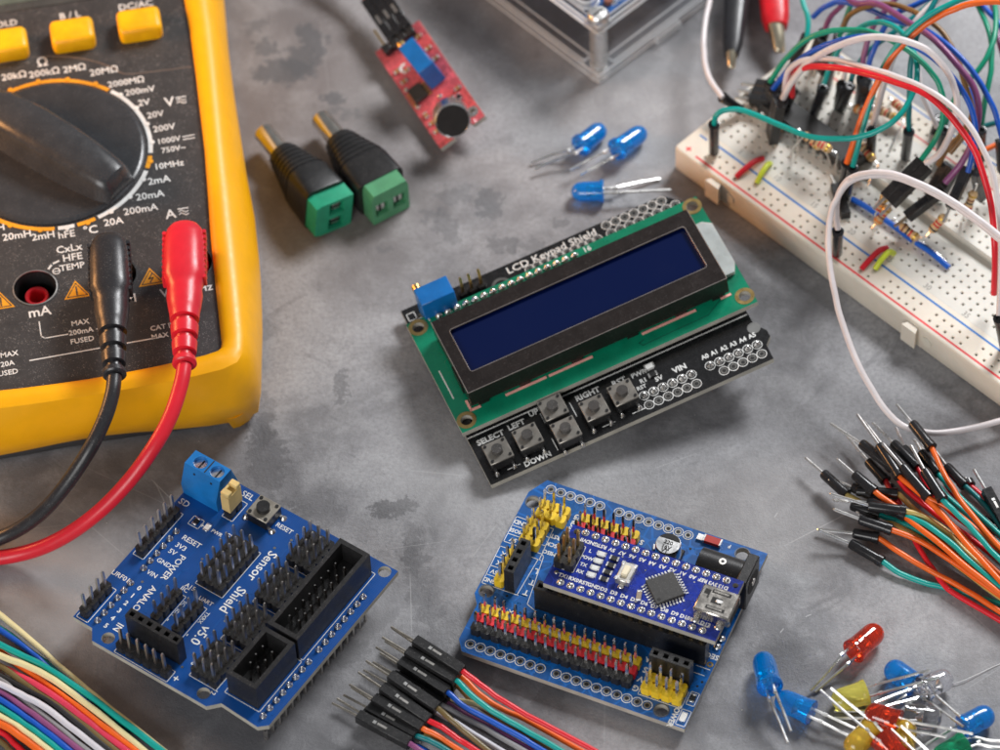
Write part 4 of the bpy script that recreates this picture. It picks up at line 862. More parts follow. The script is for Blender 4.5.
def acrylic_case():
    t = thing('acrylic_case', 'clear acrylic enclosure with a screw post at its near corner, at the top edge', 'case', tuple(CASE_LOC), CASE_ROT)
    LX, LY = 78, 98
    edge = bpy.data.materials.get('acrylic_cut_edge') or acrylic_edge()
    lit = acrylic('acrylic_rim_highlight', (.95, .95, .95), .92, 2.5, .18)  # whitish rods that paint bright highlights along the sheet edges
    def pl(name, x0, x1, y0, y1, z0, z1, holes=(), side=None):
        b = MB(); b.prism([(x0, y0), (x1, y0), (x1, y1), (x0, y1)], z0, z1, acr, side or edge, holes=holes)
        for lp in [[(x0, y0), (x1, y0), (x1, y1), (x0, y1)]]+list(holes):
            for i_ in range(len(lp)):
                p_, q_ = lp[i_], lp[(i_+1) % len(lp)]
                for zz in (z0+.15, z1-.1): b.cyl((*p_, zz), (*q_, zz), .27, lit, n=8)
        b.build(name, t)
    pl('base_plate', 0, LX, 0, LY, 0.3, 3.2)
    slot = rrect(3.6, 9.6, 8, 62, 2.6)
    pl('top_plate', .2, LX, .2, LY, 18.6, 21.4, [slot])
    pl('side_wall', 6, LX-6, .8, 3.4, 3.25, 18.55, side=acr); pl('side_wall', .8, 3.4, 6.3, LY-6, 3.25, 18.55, side=acr)
    b = MB(); b.box(20, 29, -1.8, -.05, .6, 3.0, edge, .2); b.build('locking_tab', t)
    for x, y in ((2.7, 2.7), (LX-3.4, 3.4), (3.4, LY-3.4)):
        b = MB(); b.cyl((x, y, -.0), (x, y, .35), 3.0, BRIGHT, n=20); b.lathe([(2.4, 3.25), (2.4, 18.5)], mat('clear_spacer', (.9, .9, .9), .08, trans=.9, var=0), 20, (x, y, 0)); b.cyl((x, y, .3), (x, y, 21.5), 1.4, BRIGHT, n=16)
        b.lathe([(2.9, 21.45), (2.9, 22.6), (2.3, 23.4), (0, 23.6)], BRIGHT, 24, (x, y, 0)); b.box(x-1.6, x+1.6, y-.25, y+.25, 23.3, 23.66, HOLE); b.build('corner_screw', t)
acrylic_case()
def cased_board():
    t = thing('cased_board', 'blue microcontroller board seen through the lid of the clear acrylic case', 'circuit board', tuple(CASE_LOC), CASE_ROT)
    b = MB(); b.box(4.6, 60, 6.5, 82, 12.4, 14, BLUE); pads(b, [(14+2.54*i, 9.0) for i in range(16)], 14, outline=True)
    for x, y in ((26, 50), (16, 14), (24, 12), (34, 14), (20, 20), (48, 22)): smd(b, x, y, 14, 2.6, 1.4, BLK)
    b.box(26, 34, 18, 26, 14, 15.3, BLK, .1); b.build('board', t)
    socket(t, [(6.6, 12+2.54*i) for i in range(18)], 14, h=6.5); 
    b = MB(); b.cyl((13, 9.5, 14), (13, 9.5, 15.4), 1.2, mat('copper_lacquer', (.35, .10, .05), .4), n=24); b.build('capacitor', t)
cased_board()

# ================================================================== LEDs
def led_mat(name, col, trans=.82, rough=.16):
    m = bpy.data.materials.new(name); t = NT(m); out = t.n('ShaderNodeOutputMaterial'); p = t.n('ShaderNodeBsdfPrincipled')
    co = t.n('ShaderNodeTexCoord').outputs['Object']
    p.inputs['Base Color'].default_value = tuple(col)+(1,); p.inputs['Transmission Weight'].default_value = trans; p.inputs['IOR'].default_value = 1.5
    t.l(t.math('ADD', t.math('MULTIPLY', t.noise(co, 7, 3), .06), rough-.03), p.inputs['Roughness']); p.inputs['Coat Weight'].default_value = .5; p.inputs['Coat Roughness'].default_value = .06
    t.l(p.outputs[0], out.inputs[0]); return m
LM = dict(blue=led_mat('blue_led_epoxy', (.0, .34, .97), .72, .18), red=led_mat('red_led_epoxy', (1, .06, .012), .85, .08), yellow=led_mat('yellow_led_epoxy', (.93, .84, .16), .6, .22),
          clear=led_mat('clear_led_epoxy', (.93, .93, .97), .97, .03), green=led_mat('green_led_epoxy', (.0, .45, .20), .7, .2), amber=led_mat('amber_led_epoxy', (.92, .62, .06), .6, .22))
def led(col, base, tip, legs, label, grp, k=1.0):
    B = at(*base); T = at(*tip); ax = (T-B).normalized()
    l0, l1 = at(*legs[0]), at(*legs[1])
    t = thing('led', label, 'LED', (B.x, B.y, 0), 0, grp, world=True)
    side = (l0-l1); side = (side-ax*side.dot(ax)); side = side.normalized() if side.length > .3 else orth(ax)[0]
    Lk = min(max((T-B).length, 8.4), 11.6)/(9.65 if k == 1 else 8.2)
    b = MB(); b.lathe([(r_, z_*Lk) for r_, z_ in ([(0, 0), (3.0, 0), (3.12, .12), (3.12, .9), (2.98, 1.3), (2.9, 1.9), (2.84, 3.2), (2.80, 6.6), (2.66, 7.6), (2.3, 8.5), (1.65, 9.2), (.7, 9.55), (0, 9.65)] if k == 1 else [(0, 0), (2.9, 0), (3.0, .1), (3.0, .9), (2.6, 1.1), (2.55, 5.8), (2.3, 6.8), (1.7, 7.6), (.8, 8.1), (0, 8.2)])], LM[col], 36, B, ax)
    b.build('lens', t)
    b = MB()
    n = ax.cross(side)
    for s_, w in ((1, .9), (-1, 1.0)):
        p = B+side*(s_*w); L = l0 if s_ > 0 else l1
        b.cyl(B+side*(s_*1.27)-ax*.2, p+ax*3.0, .26, BRIGHT, n=6)
        if s_ < 0: b.lathe([(.35, 2.6), (.5, 3.2), (1.25, 4.3), (1.15, 4.35), (.3, 3.6)], BRIGHT, 16, B+side*(-.5), ax)
        else: b.lathe([(.35, 2.6), (.55, 3.4), (.3, 4.4)], BRIGHT, 10, B+side*.9, ax)
    b.build('lead_frame', t)
    for s_, e in ((1, l0), (-1, l1)):
        p = B+side*(s_*1.27); b = MB(); q = p-ax*4.5; k = .55
        m_ = p.lerp(e, .3)*(k)+q*(1-k)
        q1 = p-ax*3.2
        b.tube([p+ax*.6, p, q1.lerp(p.lerp(e, .22), .5), p.lerp(e, .6), e], .37, BRIGHT, 6, 5)
        b.cyl(p.lerp(q1, .75), p.lerp(q1, 1.05), .5, BRIGHT, n=6)
        b.build('leg', t)
G1 = 'blue LEDs behind the display'; G2 = 'loose LEDs in the lower right corner'
led('blue', (580, 146, 3.4), (604, 127, 2.6), ((531, 163, .8), (535, 169, 2.0)), 'blue LED lying furthest left behind the display, grey legs pointing at the microphone board', G1, .9)
led('blue', (616, 150, 4.0), (645, 130, 2.8), ((570, 170, 3.6), (580, 175, 3.0)), 'blue LED with two bright white-lit legs, beside the corner of the acrylic case', G1, .9)
led('blue', (604, 191, 3.0), (574, 192, 2.5), ((660, 179, .5), (671, 190, 3.2)), 'blue LED with its round end to the left, just behind the display board', G1, .9)
led('blue', (770, 687, 6.0), (762, 655, 2.8), ((791, 731, 5.5), (788, 743, 4.5)), 'blue LED standing tilted on its head, leftmost of the loose LEDs', G2)
led('blue', (812, 713, 3.0), (776, 697, 2.6), ((873, 737, 1.5), (862, 742, 2.0)), 'blue LED lying under the legs of the tilted leftmost blue one', G2)
led('red', (853, 652, 3.8), (880, 628, 3.0), ((810, 690.5, 1.2), (815, 692, .6)), 'red LED lying alone above the pile with its legs to the lower left', G2)
led('blue', (915, 685, 3.0), (887, 665, 2.8), ((969, 724, 6.0), (964, 727, 5.2)), 'blue LED at the top of the pile, half hidden behind the clear one', G2)
led('yellow', (867, 692, 3.6), (832, 703, 2.8), ((930, 670, 7.5), (939, 677, 7.5)), 'pale yellow LED lying left in the pile, legs pointing right', G2)
led('clear', (922, 690, 4.4), (947, 678, 3.4), ((875, 703, 6), (868, 712, 6)), 'clear LED with its dome to the upper right, lying over the blue one', G2)
led('red', (899, 723, 5.2), (865, 711, 5.0), ((973, 734, 8), (946, 737, 8)), 'red LED on top of the middle of the pile, dome to the left', G2)
led('clear', (904, 715, 2.8), (942, 719, 2.8), ((834, 711, 1.0), (834, 718, 1.4)), 'clear LED lying behind the red dome-left one, dome to the right', G2)
led('blue', (963, 728, 3.4), (992, 712, 3.0), ((903, 758, 2), (915, 762, 2)), 'blue LED furthest right of the pile, dome to the upper right', G2)
led('amber', (872, 729, 3.0), (848, 752, 3.0), ((913, 700, 4.5), (906, 694, 4.5)), 'amber yellow LED cut by the bottom edge, left of the red one', G2)
led('red', (880, 736, 5.2), (907, 766, 3.2), ((820.5, 690, 6.5), (831, 688, 6.5)), 'red LED at the very bottom with long bright legs reaching up left', G2)
led('amber', (902, 752, 3.0), (905, 729, 3.2), ((886, 775, 2), (896, 778, 2)), 'yellow LED with its dome up, under the bright legs at the bottom', G2)
led('green', (965, 744, 3.0), (936, 760, 3.0), ((1010, 741, 3), (1012, 747, 3)), 'green LED cut by the bottom edge, below the rightmost blue one', G2)
led('clear', (950, 778, 6), (985, 800, 4), ((891, 729, 6.5), (901, 726, 6.5)), 'clear LED below the bottom edge, only its two bright legs in view', G2)

# ================================================================== crocodile clips
def clip(name_lab, top, mid, tip, r0, r1, mt):
    a, m_, e = at(*top), at(*mid), at(*tip)
    t = thing('crocodile_clip', name_lab, 'crocodile clip', (m_.x, m_.y, 0), 0, 'crocodile clips at the top edge', world=True)
    d = (m_-a).normalized(); u = d.cross(Vector((0, 0, 1))).normalized(); n = u.cross(d)
    rg = []; L = (m_-a).length
    for k, (f, r) in enumerate(((0, r0), (.25, r0*1.0), (.6, r0*.86), (.9, (r0+r1*1.3)/2.3), (1, r1), (1.0, r1*.8))):
        rg.append([a+d*(L*f)+u*(r*math.copysign(abs(math.cos(q))**.75, math.cos(q)))+n*(r*.85*math.copysign(abs(math.sin(q))**.75, math.sin(q))) for q in [2*PI*i/28 for i in range(28)]])
    b = MB(); b.rings(rg, mt); b.build('boot', t)
    jm = mat('plated_jaw', (.68, .60, .45), .32, 1); d2 = (e-m_).normalized(); u2 = d2.cross(Vector((0, 0, 1))).normalized(); n2 = u2.cross(d2); L2 = (e-m_).length
    for s_ in (1, -1):
        b = MB(); rg = []
        for f, w, h in ((-.2, r1*.75, r1*.5), (.4, r1*.62, r1*.42), (.9, r1*.5, r1*.34), (1.0, r1*.42, r1*.2)):
            c = m_+d2*(L2*f)+n2*(s_*(.25+.5*(1-max(f, 0))))
            rg.append([c+u2*w*math.cos(q)+n2*s_*h*max(math.sin(q), 0) for q in [PI*i/8 for i in range(9)]])
        b.rings(rg, jm)
        for i in range(7): c = m_+d2*(L2*(.3+.1*i))+n2*s_*.1; b.box(c.x-.3, c.x+.3, c.y-.3, c.y+.3, c.z-.3, c.z+.3, jm)
        b.build('jaw', t)
clip('black crocodile clip pointing down, between the acrylic case and the red clip', (741, -50, 8), (731.5, 55, 6), (731.5, 68, 5), 3.7, 1.9, mat('black_clip_boot', (.022, .022, .025), .32, bump=.15))
clip('red crocodile clip pointing down, to the right of the black one', (770, -60, 9), (776, 27, 7), (780, 52, 5), 4.6, 3.0, mat('red_clip_boot', (.62, .012, .02), .32, bump=.15))

# ================================================================== breadboard
BBX, BBY, BBA = 89.974, 33.106, -.831
def bb(x, y, z=8.5):
    c, s_ = math.cos(BBA), math.sin(BBA); return Vector((BBX+c*x-s_*y, BBY+s_*x+c*y, z))
def breadboard():
    t = thing('breadboard', 'long ivory solderless breadboard with red and blue rail lines, upper right', 'breadboard', (BBX, BBY, 0), BBA)
    iv = mat('ivory_abs', (.74, .66, .55), .42, var=.03, bump=.08, sss=.25)
    ivp = mat('pale_ivory_abs', (.66, .635, .57), .45, var=.03, bump=.08, sss=.15)
    X0, X1, Y0, Y1, T = -51.8, 113.3, -10.7, 42.9, 8.5
    rows = [-7.6, -5.06, 1.95, 4.49, 7.03, 9.57, 12.11, 19.73, 22.27, 24.81, 27.35, 29.89, 36.9, 39.44]
    cols = [25+2.54*(n-30) for n in range(1, 64)]
    rail = {round(17.42+15.24*g+2.54*k, 2) for g in range(-4, 6) for k in range(5)}
    h = .42
    def surf(rws, xs, ya, yb, m_):
        b = MB(); xl = sorted({X0+.6, X1-.6} | {round(x-h, 4) for x in xs} | {round(x+h, 4) for x in xs}); yl = [ya]+[v for r in rws for v in (round(r-h, 4), round(r+h, 4))]+[yb]
        xset = {round(x-h, 4) for x in xs}; yset = {round(r-h, 4) for r in rws}
        V = {}; vs = []; fs = []; pit = []
        def v(x, y, z):
            k = (x, y, z)
            if k not in V: V[k] = len(vs); vs.append(k)
            return V[k]
        for x0, x1 in zip(xl, xl[1:]):
            for y0, y1 in zip(yl, yl[1:]):
                if x0 in xset and y0 in yset and x1-x0 < .9:
                    c = [(x0, y0), (x1, y0), (x1, y1), (x0, y1)]; q = .18
                    ci = [(x0+q, y0+q), (x1-q, y0+q), (x1-q, y1-q), (x0+q, y1-q)]
                    for i in range(4):
                        j = (i+1) % 4; fs.append((v(*c[i], T), v(*c[j], T), v(*ci[j], T-.25), v(*ci[i], T-.25))); pit.append([(*ci[i], T-.25), (*ci[j], T-.25), (*ci[j], T-2.2), (*ci[i], T-2.2)])
                    pit.append([(*p, T-2.2) for p in ci])
                else: fs.append((v(x0, y0, T), v(x1, y0, T), v(x1, y1, T), v(x0, y1, T)))
        b.add(vs, fs, m_)
        hm = mat('brown_contact_well', (.20, .155, .10), .6, bump=0)
        for p in pit: b.add(p, [(0, 1, 2, 3)], hm)
        return b
    rb = surf(rows[:2], rail, Y0+.6, -1.0, iv)
    RL = mat('red_rail_print', (.75, .05, .05), .5, bump=0); BL_ = mat('blue_rail_print', (.02, .17, .50), .5, bump=0)
    rb.line([(-45.2, -9.15), (112, -9.15)], .6, T-.03, RL, h=.06); rb.line([(-43.4, -2.7), (112, -2.7)], .6, T-.03, BL_, h=.06)
    rb.line([(-49.1, -8.6), (-47.9, -8.6)], .45, T-.03, RL, h=.06); rb.line([(-48.5, -9.2), (-48.5, -8.0)], .45, T-.03, RL, h=.06); rb.line([(-49.4, -3.2), (-47.4, -3.2)], .5, T-.03, BL_, h=.06)
    rb.build('front_power_rail', t)
    tb = surf(rows[2:7], cols, -.97, 13.7, ivp); gr = mat('number_print', (.26, .24, .21), .6, bump=0)
    for n in range(5, 64, 5): tb.text(str(n), 25+2.54*(n-30)+.2, -.05, T-.03, 2.3, gr, -PI/2+.0 if False else 0, bold=.0, sx=.9)
    tb.build('terminal_strip', t)
    surf(rows[7:12], cols, 17.9, 33.2, ivp).build('terminal_strip', t)
    rb = surf(rows[12:], rail, 33.23, Y1-.6, iv)
    rb.line([(-45.2, 34.8), (112, 34.8)], .45, T-.03, RL, h=.06); rb.line([(-45.2, 41.5), (112, 41.5)], .45, T-.03, BL_, h=.06); rb.build('rear_power_rail', t)
    # body: rounded edge, ditch floor, underside
    b = MB()
    def loop(i, z): return [(x, y, z) for x, y in rrect(X0+i, X1-i, Y0+i, Y1-i, 1.2, 4)]
    b.rings([loop(.6, T), loop(.25, T-.1), loop(.05, T-.4), loop(0, T-.8), loop(0, .8), loop(.3, .3), loop(.8, 0)], iv, False, True)
    b.prism([(X0+.6, 13.7), (X1-.6, 13.7), (X1-.6, 17.9), (X0+.6, 17.9)], T-2.4, T-2.2, ivp)
    for y in (13.7, 17.9): b.box(X0+.6, X1-.6, y-.01, y+.01, T-2.2, T, ivp)
    b.box(X0, X0+.62, 13.7, 17.9, T-2.3, T-.02, ivp)
    for x in (-36.6, 30.2, 97):       # joining lugs on the front side
        b.prism([(x-1.4, Y0+.1), (x-2.3, Y0-1.9), (x+2.3, Y0-1.9), (x+1.4, Y0+.1)], 1.5, 7.6, iv); b.cyl((x+4.6, Y0+.05, 4.6), (x+4.6, Y0-.25, 4.6), 1.5, iv, n=20)
    b.build('body', t)
    return t
breadboard()

# ------------------------------------------------ parts pushed into the breadboard
def chip28():
    t = thing('ic_chip', 'long black 28-leg chip across the middle of the breadboard', 'chip', tuple(bb(-47, 15.8, 0)), BBA)
    b = MB(); ep = mat('chip_epoxy', (.030, .029, .028), .45, dust=.25)
    n = 14; L = 2.54*n
    x0 = -1.2; b.rings([[(x0, -3.3, 9.2), (x0+L, -3.3, 9.2), (x0+L, 3.3, 9.2), (x0, 3.3, 9.2)], [(x0-.1, -3.6, 10.9), (x0+L+.1, -3.6, 10.9), (x0+L+.1, 3.6, 10.9), (x0-.1, 3.6, 10.9)], [(x0+.2, -3.2, 12.6), (x0+L-.2, -3.2, 12.6), (x0+L-.2, 3.2, 12.6), (x0+.2, 3.2, 12.6)]], ep)
    b.cyl((x0+L-2, 0, 12.55), (x0+L-2, 0, 12.63), 1.0, BLKG); b.build('package', t)
    for i in range(n):
        for s_ in (-1, 1):
            x = x0+1.27+2.54*i; q = MB(); q.box(x-.6, x+.6, min(s_*3.5, s_*4.0), max(s_*3.5, s_*4.0), 9.6, 11.0, BRIGHT); q.box(x-.25, x+.25, min(s_*3.7, s_*3.95), max(s_*3.7, s_*3.95), 7.5, 9.7, BRIGHT); q.build('leg', t)
chip28()
tan = mat('resistor_tan', (.60, .40, .20), .45, bump=.1)
BANDS = [mat('band_brown', (.16, .05, .02), .5, bump=0), mat('band_red', (.5, .02, .02), .5, bump=0), mat('band_black', (.02, .02, .02), .5, bump=0), mat('band_gold', (.45, .28, .05), .3, .8, bump=0), mat('band_orange', (.7, .2, .02), .5, bump=0)]
def resistor(p0, p1, e0, e1, label, bands=(0, 2, 1, 3)):
    a, c = at(*p0), at(*p1); d = (c-a).normalized(); L = 6.2; m_ = (a+c)/2; a = m_-d*L/2; c = m_+d*L/2
    t = thing('resistor', label, 'resistor', (m_.x, m_.y, 0), 0, 'resistors on the breadboard', world=True)
    prof = [(0, .3), (.35, .85), (1.0, 1.2), (1.7, 1.2), (2.1, .98), (4.1, .98), (4.5, 1.2), (5.2, 1.2), (5.85, .85), (6.2, .3)]
    b = MB(); b.lathe([(r, s_) for s_, r in prof], tan, 18, a, d); b.build('resistor_body', t)
    b = MB()
    for (s_, r), k in zip(((1.35, 1.23), (2.6, 1.01), (3.5, 1.01), (4.9, 1.23)), bands): b.lathe([(r-.1, -.28), (r, -.26), (r, .26), (r-.1, .28)], BANDS[k], 18, a+d*s_, d)
    b.build('colour_bands', t)
    for q, s_, e in ((a, -1, e0), (c, 1, e1)):
        E_ = at(*e) if len(e) == 3 else bb(*e); b = MB(); o = q+d*s_*1.6; top = o
        b.tube([q, o, (o+E_)/2+Vector((0, 0, .5)), E_], .27, BRIGHT, 6, 6); b.build('leg', t)
resistor((806, 136, 17), (818, 146, 16), (798, 152, 9), (832, 168, 9), 'resistor below the long teal loop, left one of the two beside the chip')
resistor((814, 140, 19), (829, 149, 18), (792, 150, 9), (836, 172, 9), 'resistor below the long teal loop, right one of the two beside the chip', (0, 1, 1, 3))
resistor((862, 146, 15), (872, 158, 14), (852, 146, 9), (868, 186, 9), 'resistor standing near the plugs of the orange and teal wires')
resistor((856, 108, 13), (870, 116, 13), (848, 104, 9), (878, 124, 9), 'resistor by the foot of the orange wire, towards the rear rail', (4, 1, 0, 3))
resistor((884, 112, 12), (892, 116, 12), (880, 126, 9), (890, 150, 9), 'resistor at the rear red rail line, right of the pale wire', (0, 1, 2, 3))
resistor((896, 104, 13), (904, 112, 13), (892, 100, 9), (908, 128, 9), 'resistor touching the rear red rail line, left of the teal upright plug', (1, 1, 0, 3))
resistor((879, 208, 15), (885, 197, 19), (878, 226, 9), (889, 190, 20), 'resistor hanging from the tilted double connector, upper one', (1, 4, 0, 3))
resistor((878, 221, 13), (887, 209, 16), (874, 232, 9), (893, 200, 19), 'resistor hanging from the tilted double connector, lower one', (4, 0, 1, 3))
resistor((902, 226, 12), (917, 238, 10.5), (895, 219, 13), (946, 262, 9), 'resistor lying over the long blue bridge wire', (0, 2, 1, 3))
resistor((933, 229, 14), (943, 218, 17), (916, 242, 9.5), (950, 210, 20), 'resistor standing over the centre groove with its lead to the left', (2, 1, 1, 3))
resistor((967, 209, 14), (974, 192, 19), (962, 220, 9), (976, 184, 22), 'resistor behind the red wire, right of the slanted black connector', (1, 2, 0, 3))
def bridge(pts, col, label, r=.75, grp='bare bridge wires in the breadboard', cc='bridge wire'):
    t = thing('bridge_wire', label, cc, tuple(bb(pts[0][0], pts[0][1], 0)), 0, grp, world=True)
    P = [bb(*p) for p in pts]; b = MB(); b.tube(P, r, col, 10, 6); b.build('insulation', t)
    b = MB(); 
    for p in (P[0], P[-1]): b.cyl((p.x, p.y, p.z), (p.x, p.y, 6.5), .28, STEEL, n=8)
    b.build('bare_end', t)
WR = mat('red_bridge_insulation', (.62, .015, .03), .35); WY = mat('lime_bridge_insulation', (.62, .72, .05), .35); WB = mat('blue_bridge_insulation', (.005, .10, .52), .35)
bridge([(-33.1, -7.3, 8.9), (-32.8, -5, 9.8), (-32.6, -1, 10.1), (-32.5, 1.9, 8.9)], WR, 'short red bridge wire near the left end of the breadboard')
bridge([(-28.0, -5.1, 8.9), (-28.4, -3, 10.4), (-29.2, 0, 10.6), (-29.9, 1.9, 8.9)], WY, 'short lime bridge wire near the left end of the breadboard')
bridge([(9.9, -7.5, 8.9), (9.9, -5, 9.9), (9.8, -1, 10.3), (9.8, 1.9, 8.9)], WR, 'short red bridge wire in the middle of the front rail, beside a lime one')
bridge([(12.3, -5.1, 8.9), (12.3, -3, 10.6), (12.2, 0, 11), (12.2, 1.9, 8.9)], WY, 'short lime bridge wire in the middle of the front rail, beside a red one')
bridge([(-6.9, 7.4, 9.4), (-3, 7.7, 9.7), (3, 7.9, 9.7), (8, 8, 9.6), (13.2, 7.9, 9.3)], WB, 'long flat blue bridge wire, left part, under a resistor')
bridge([(14.2, 8.0, 9.4), (19, 8.1, 9.6), (25.3, 7.8, 9.2)], WB, 'flat blue bridge wire, right part, ending near number 30')
# small bare jumper stubs
for p, lab in (((6.6, 20.2), 'tiny silver pin stub standing by the centre groove'),):
    pass

# ================================================================== loose wires
WC = dict(teal=(.0, .34, .30), green=(.005, .30, .17), white=(.74, .68, .68), red=(.72, .012, .025), orange=(.86, .14, .012), blue=(.004, .09, .50), purple=(.26, .07, .19), brown=(.25, .13, .04), yellow=(.72, .60, .26),
          black=(.03, .03, .032), grey=(.28, .28, .29), pink=(.70, .045, .10), dteal=(.0, .19, .20), cream=(.78, .70, .38), snow=(.66, .65, .70), olive=(.17, .12, .045), mustard=(.58, .42, .12), tan=(.36, .19, .10))
def wm(c): return mat(c+'_wire_insulation', WC[c], .36, var=.05, bump=.08, bs=6, coat=.1)
def housing(t, a, c, kind='round', me=BLKG):
    """connector shell from a (pin side) to c (wire side); pin continues past a"""
    d = (c-a).normalized(); L = (c-a).length; b = MB()
    if kind == 'round':
        b.lathe([(.9, 0), (1.15, .15), (1.3, .8), (1.3, L-1.6), (1.45, L-1.5), (1.5, L-.1), (1.25, L), (.75, L-.02), (.7, L-.6)], me, 18, a, d)
    else:
        u = d.cross(Vector((0, 0, 1))).normalized(); n = u.cross(d)
        M = Matrix((u, d, n)).transposed().to_4x4(); M.translation = a; b.M = M
        w = 1.24; b.box(-w, w, 0, L, -w, w, me, .1)
        b.box(-w-.02, w+.02, L*.62, L*.635, -w-.02, w+.02, HOLE)
        b.box(-.7, .7, L*.27, L*.60, w-.1, w+.03, HOLE); b.box(-.4, .4, L*.30, L*.36, w-.05, w+.12, BRIGHT); b.box(-.28, .28, L*.38, L*.56, w-.05, w+.06, STEEL)
        b.box(-.45, .45, L-.05, L+.02, -.45, .45, HOLE)
    return b.build('connector_housing', t)
def jumper(col, name, label, grp, pts=None, start=None, end=None, r=.68, kind='round', tip=None, far=None):
    """start = (pin tip, housing pin side, housing wire side) ; each px,py,z"""
    P = [at(*p) for p in pts]; o = P[0]
    t = thing(name, label, 'jumper wire', (o.x, o.y, 0), 0, grp, world=True)
    for s_ in (start, end):
        if not s_: continue
        a, h0, h1 = (at(*q) for q in s_)
        housing(t, h0, h1, kind)
        b = MB(); b.cyl(a, h0.lerp(h1, .1), .39, BRIGHT, n=8); b.lathe([(.39, 0), (.14, .4)], BRIGHT, 8, a, a-h0); b.build('pin', t)
    b = MB(); b.tube(P, r, wm(col), 12, 3, jit=.045); b.build('wire', t)
    return t

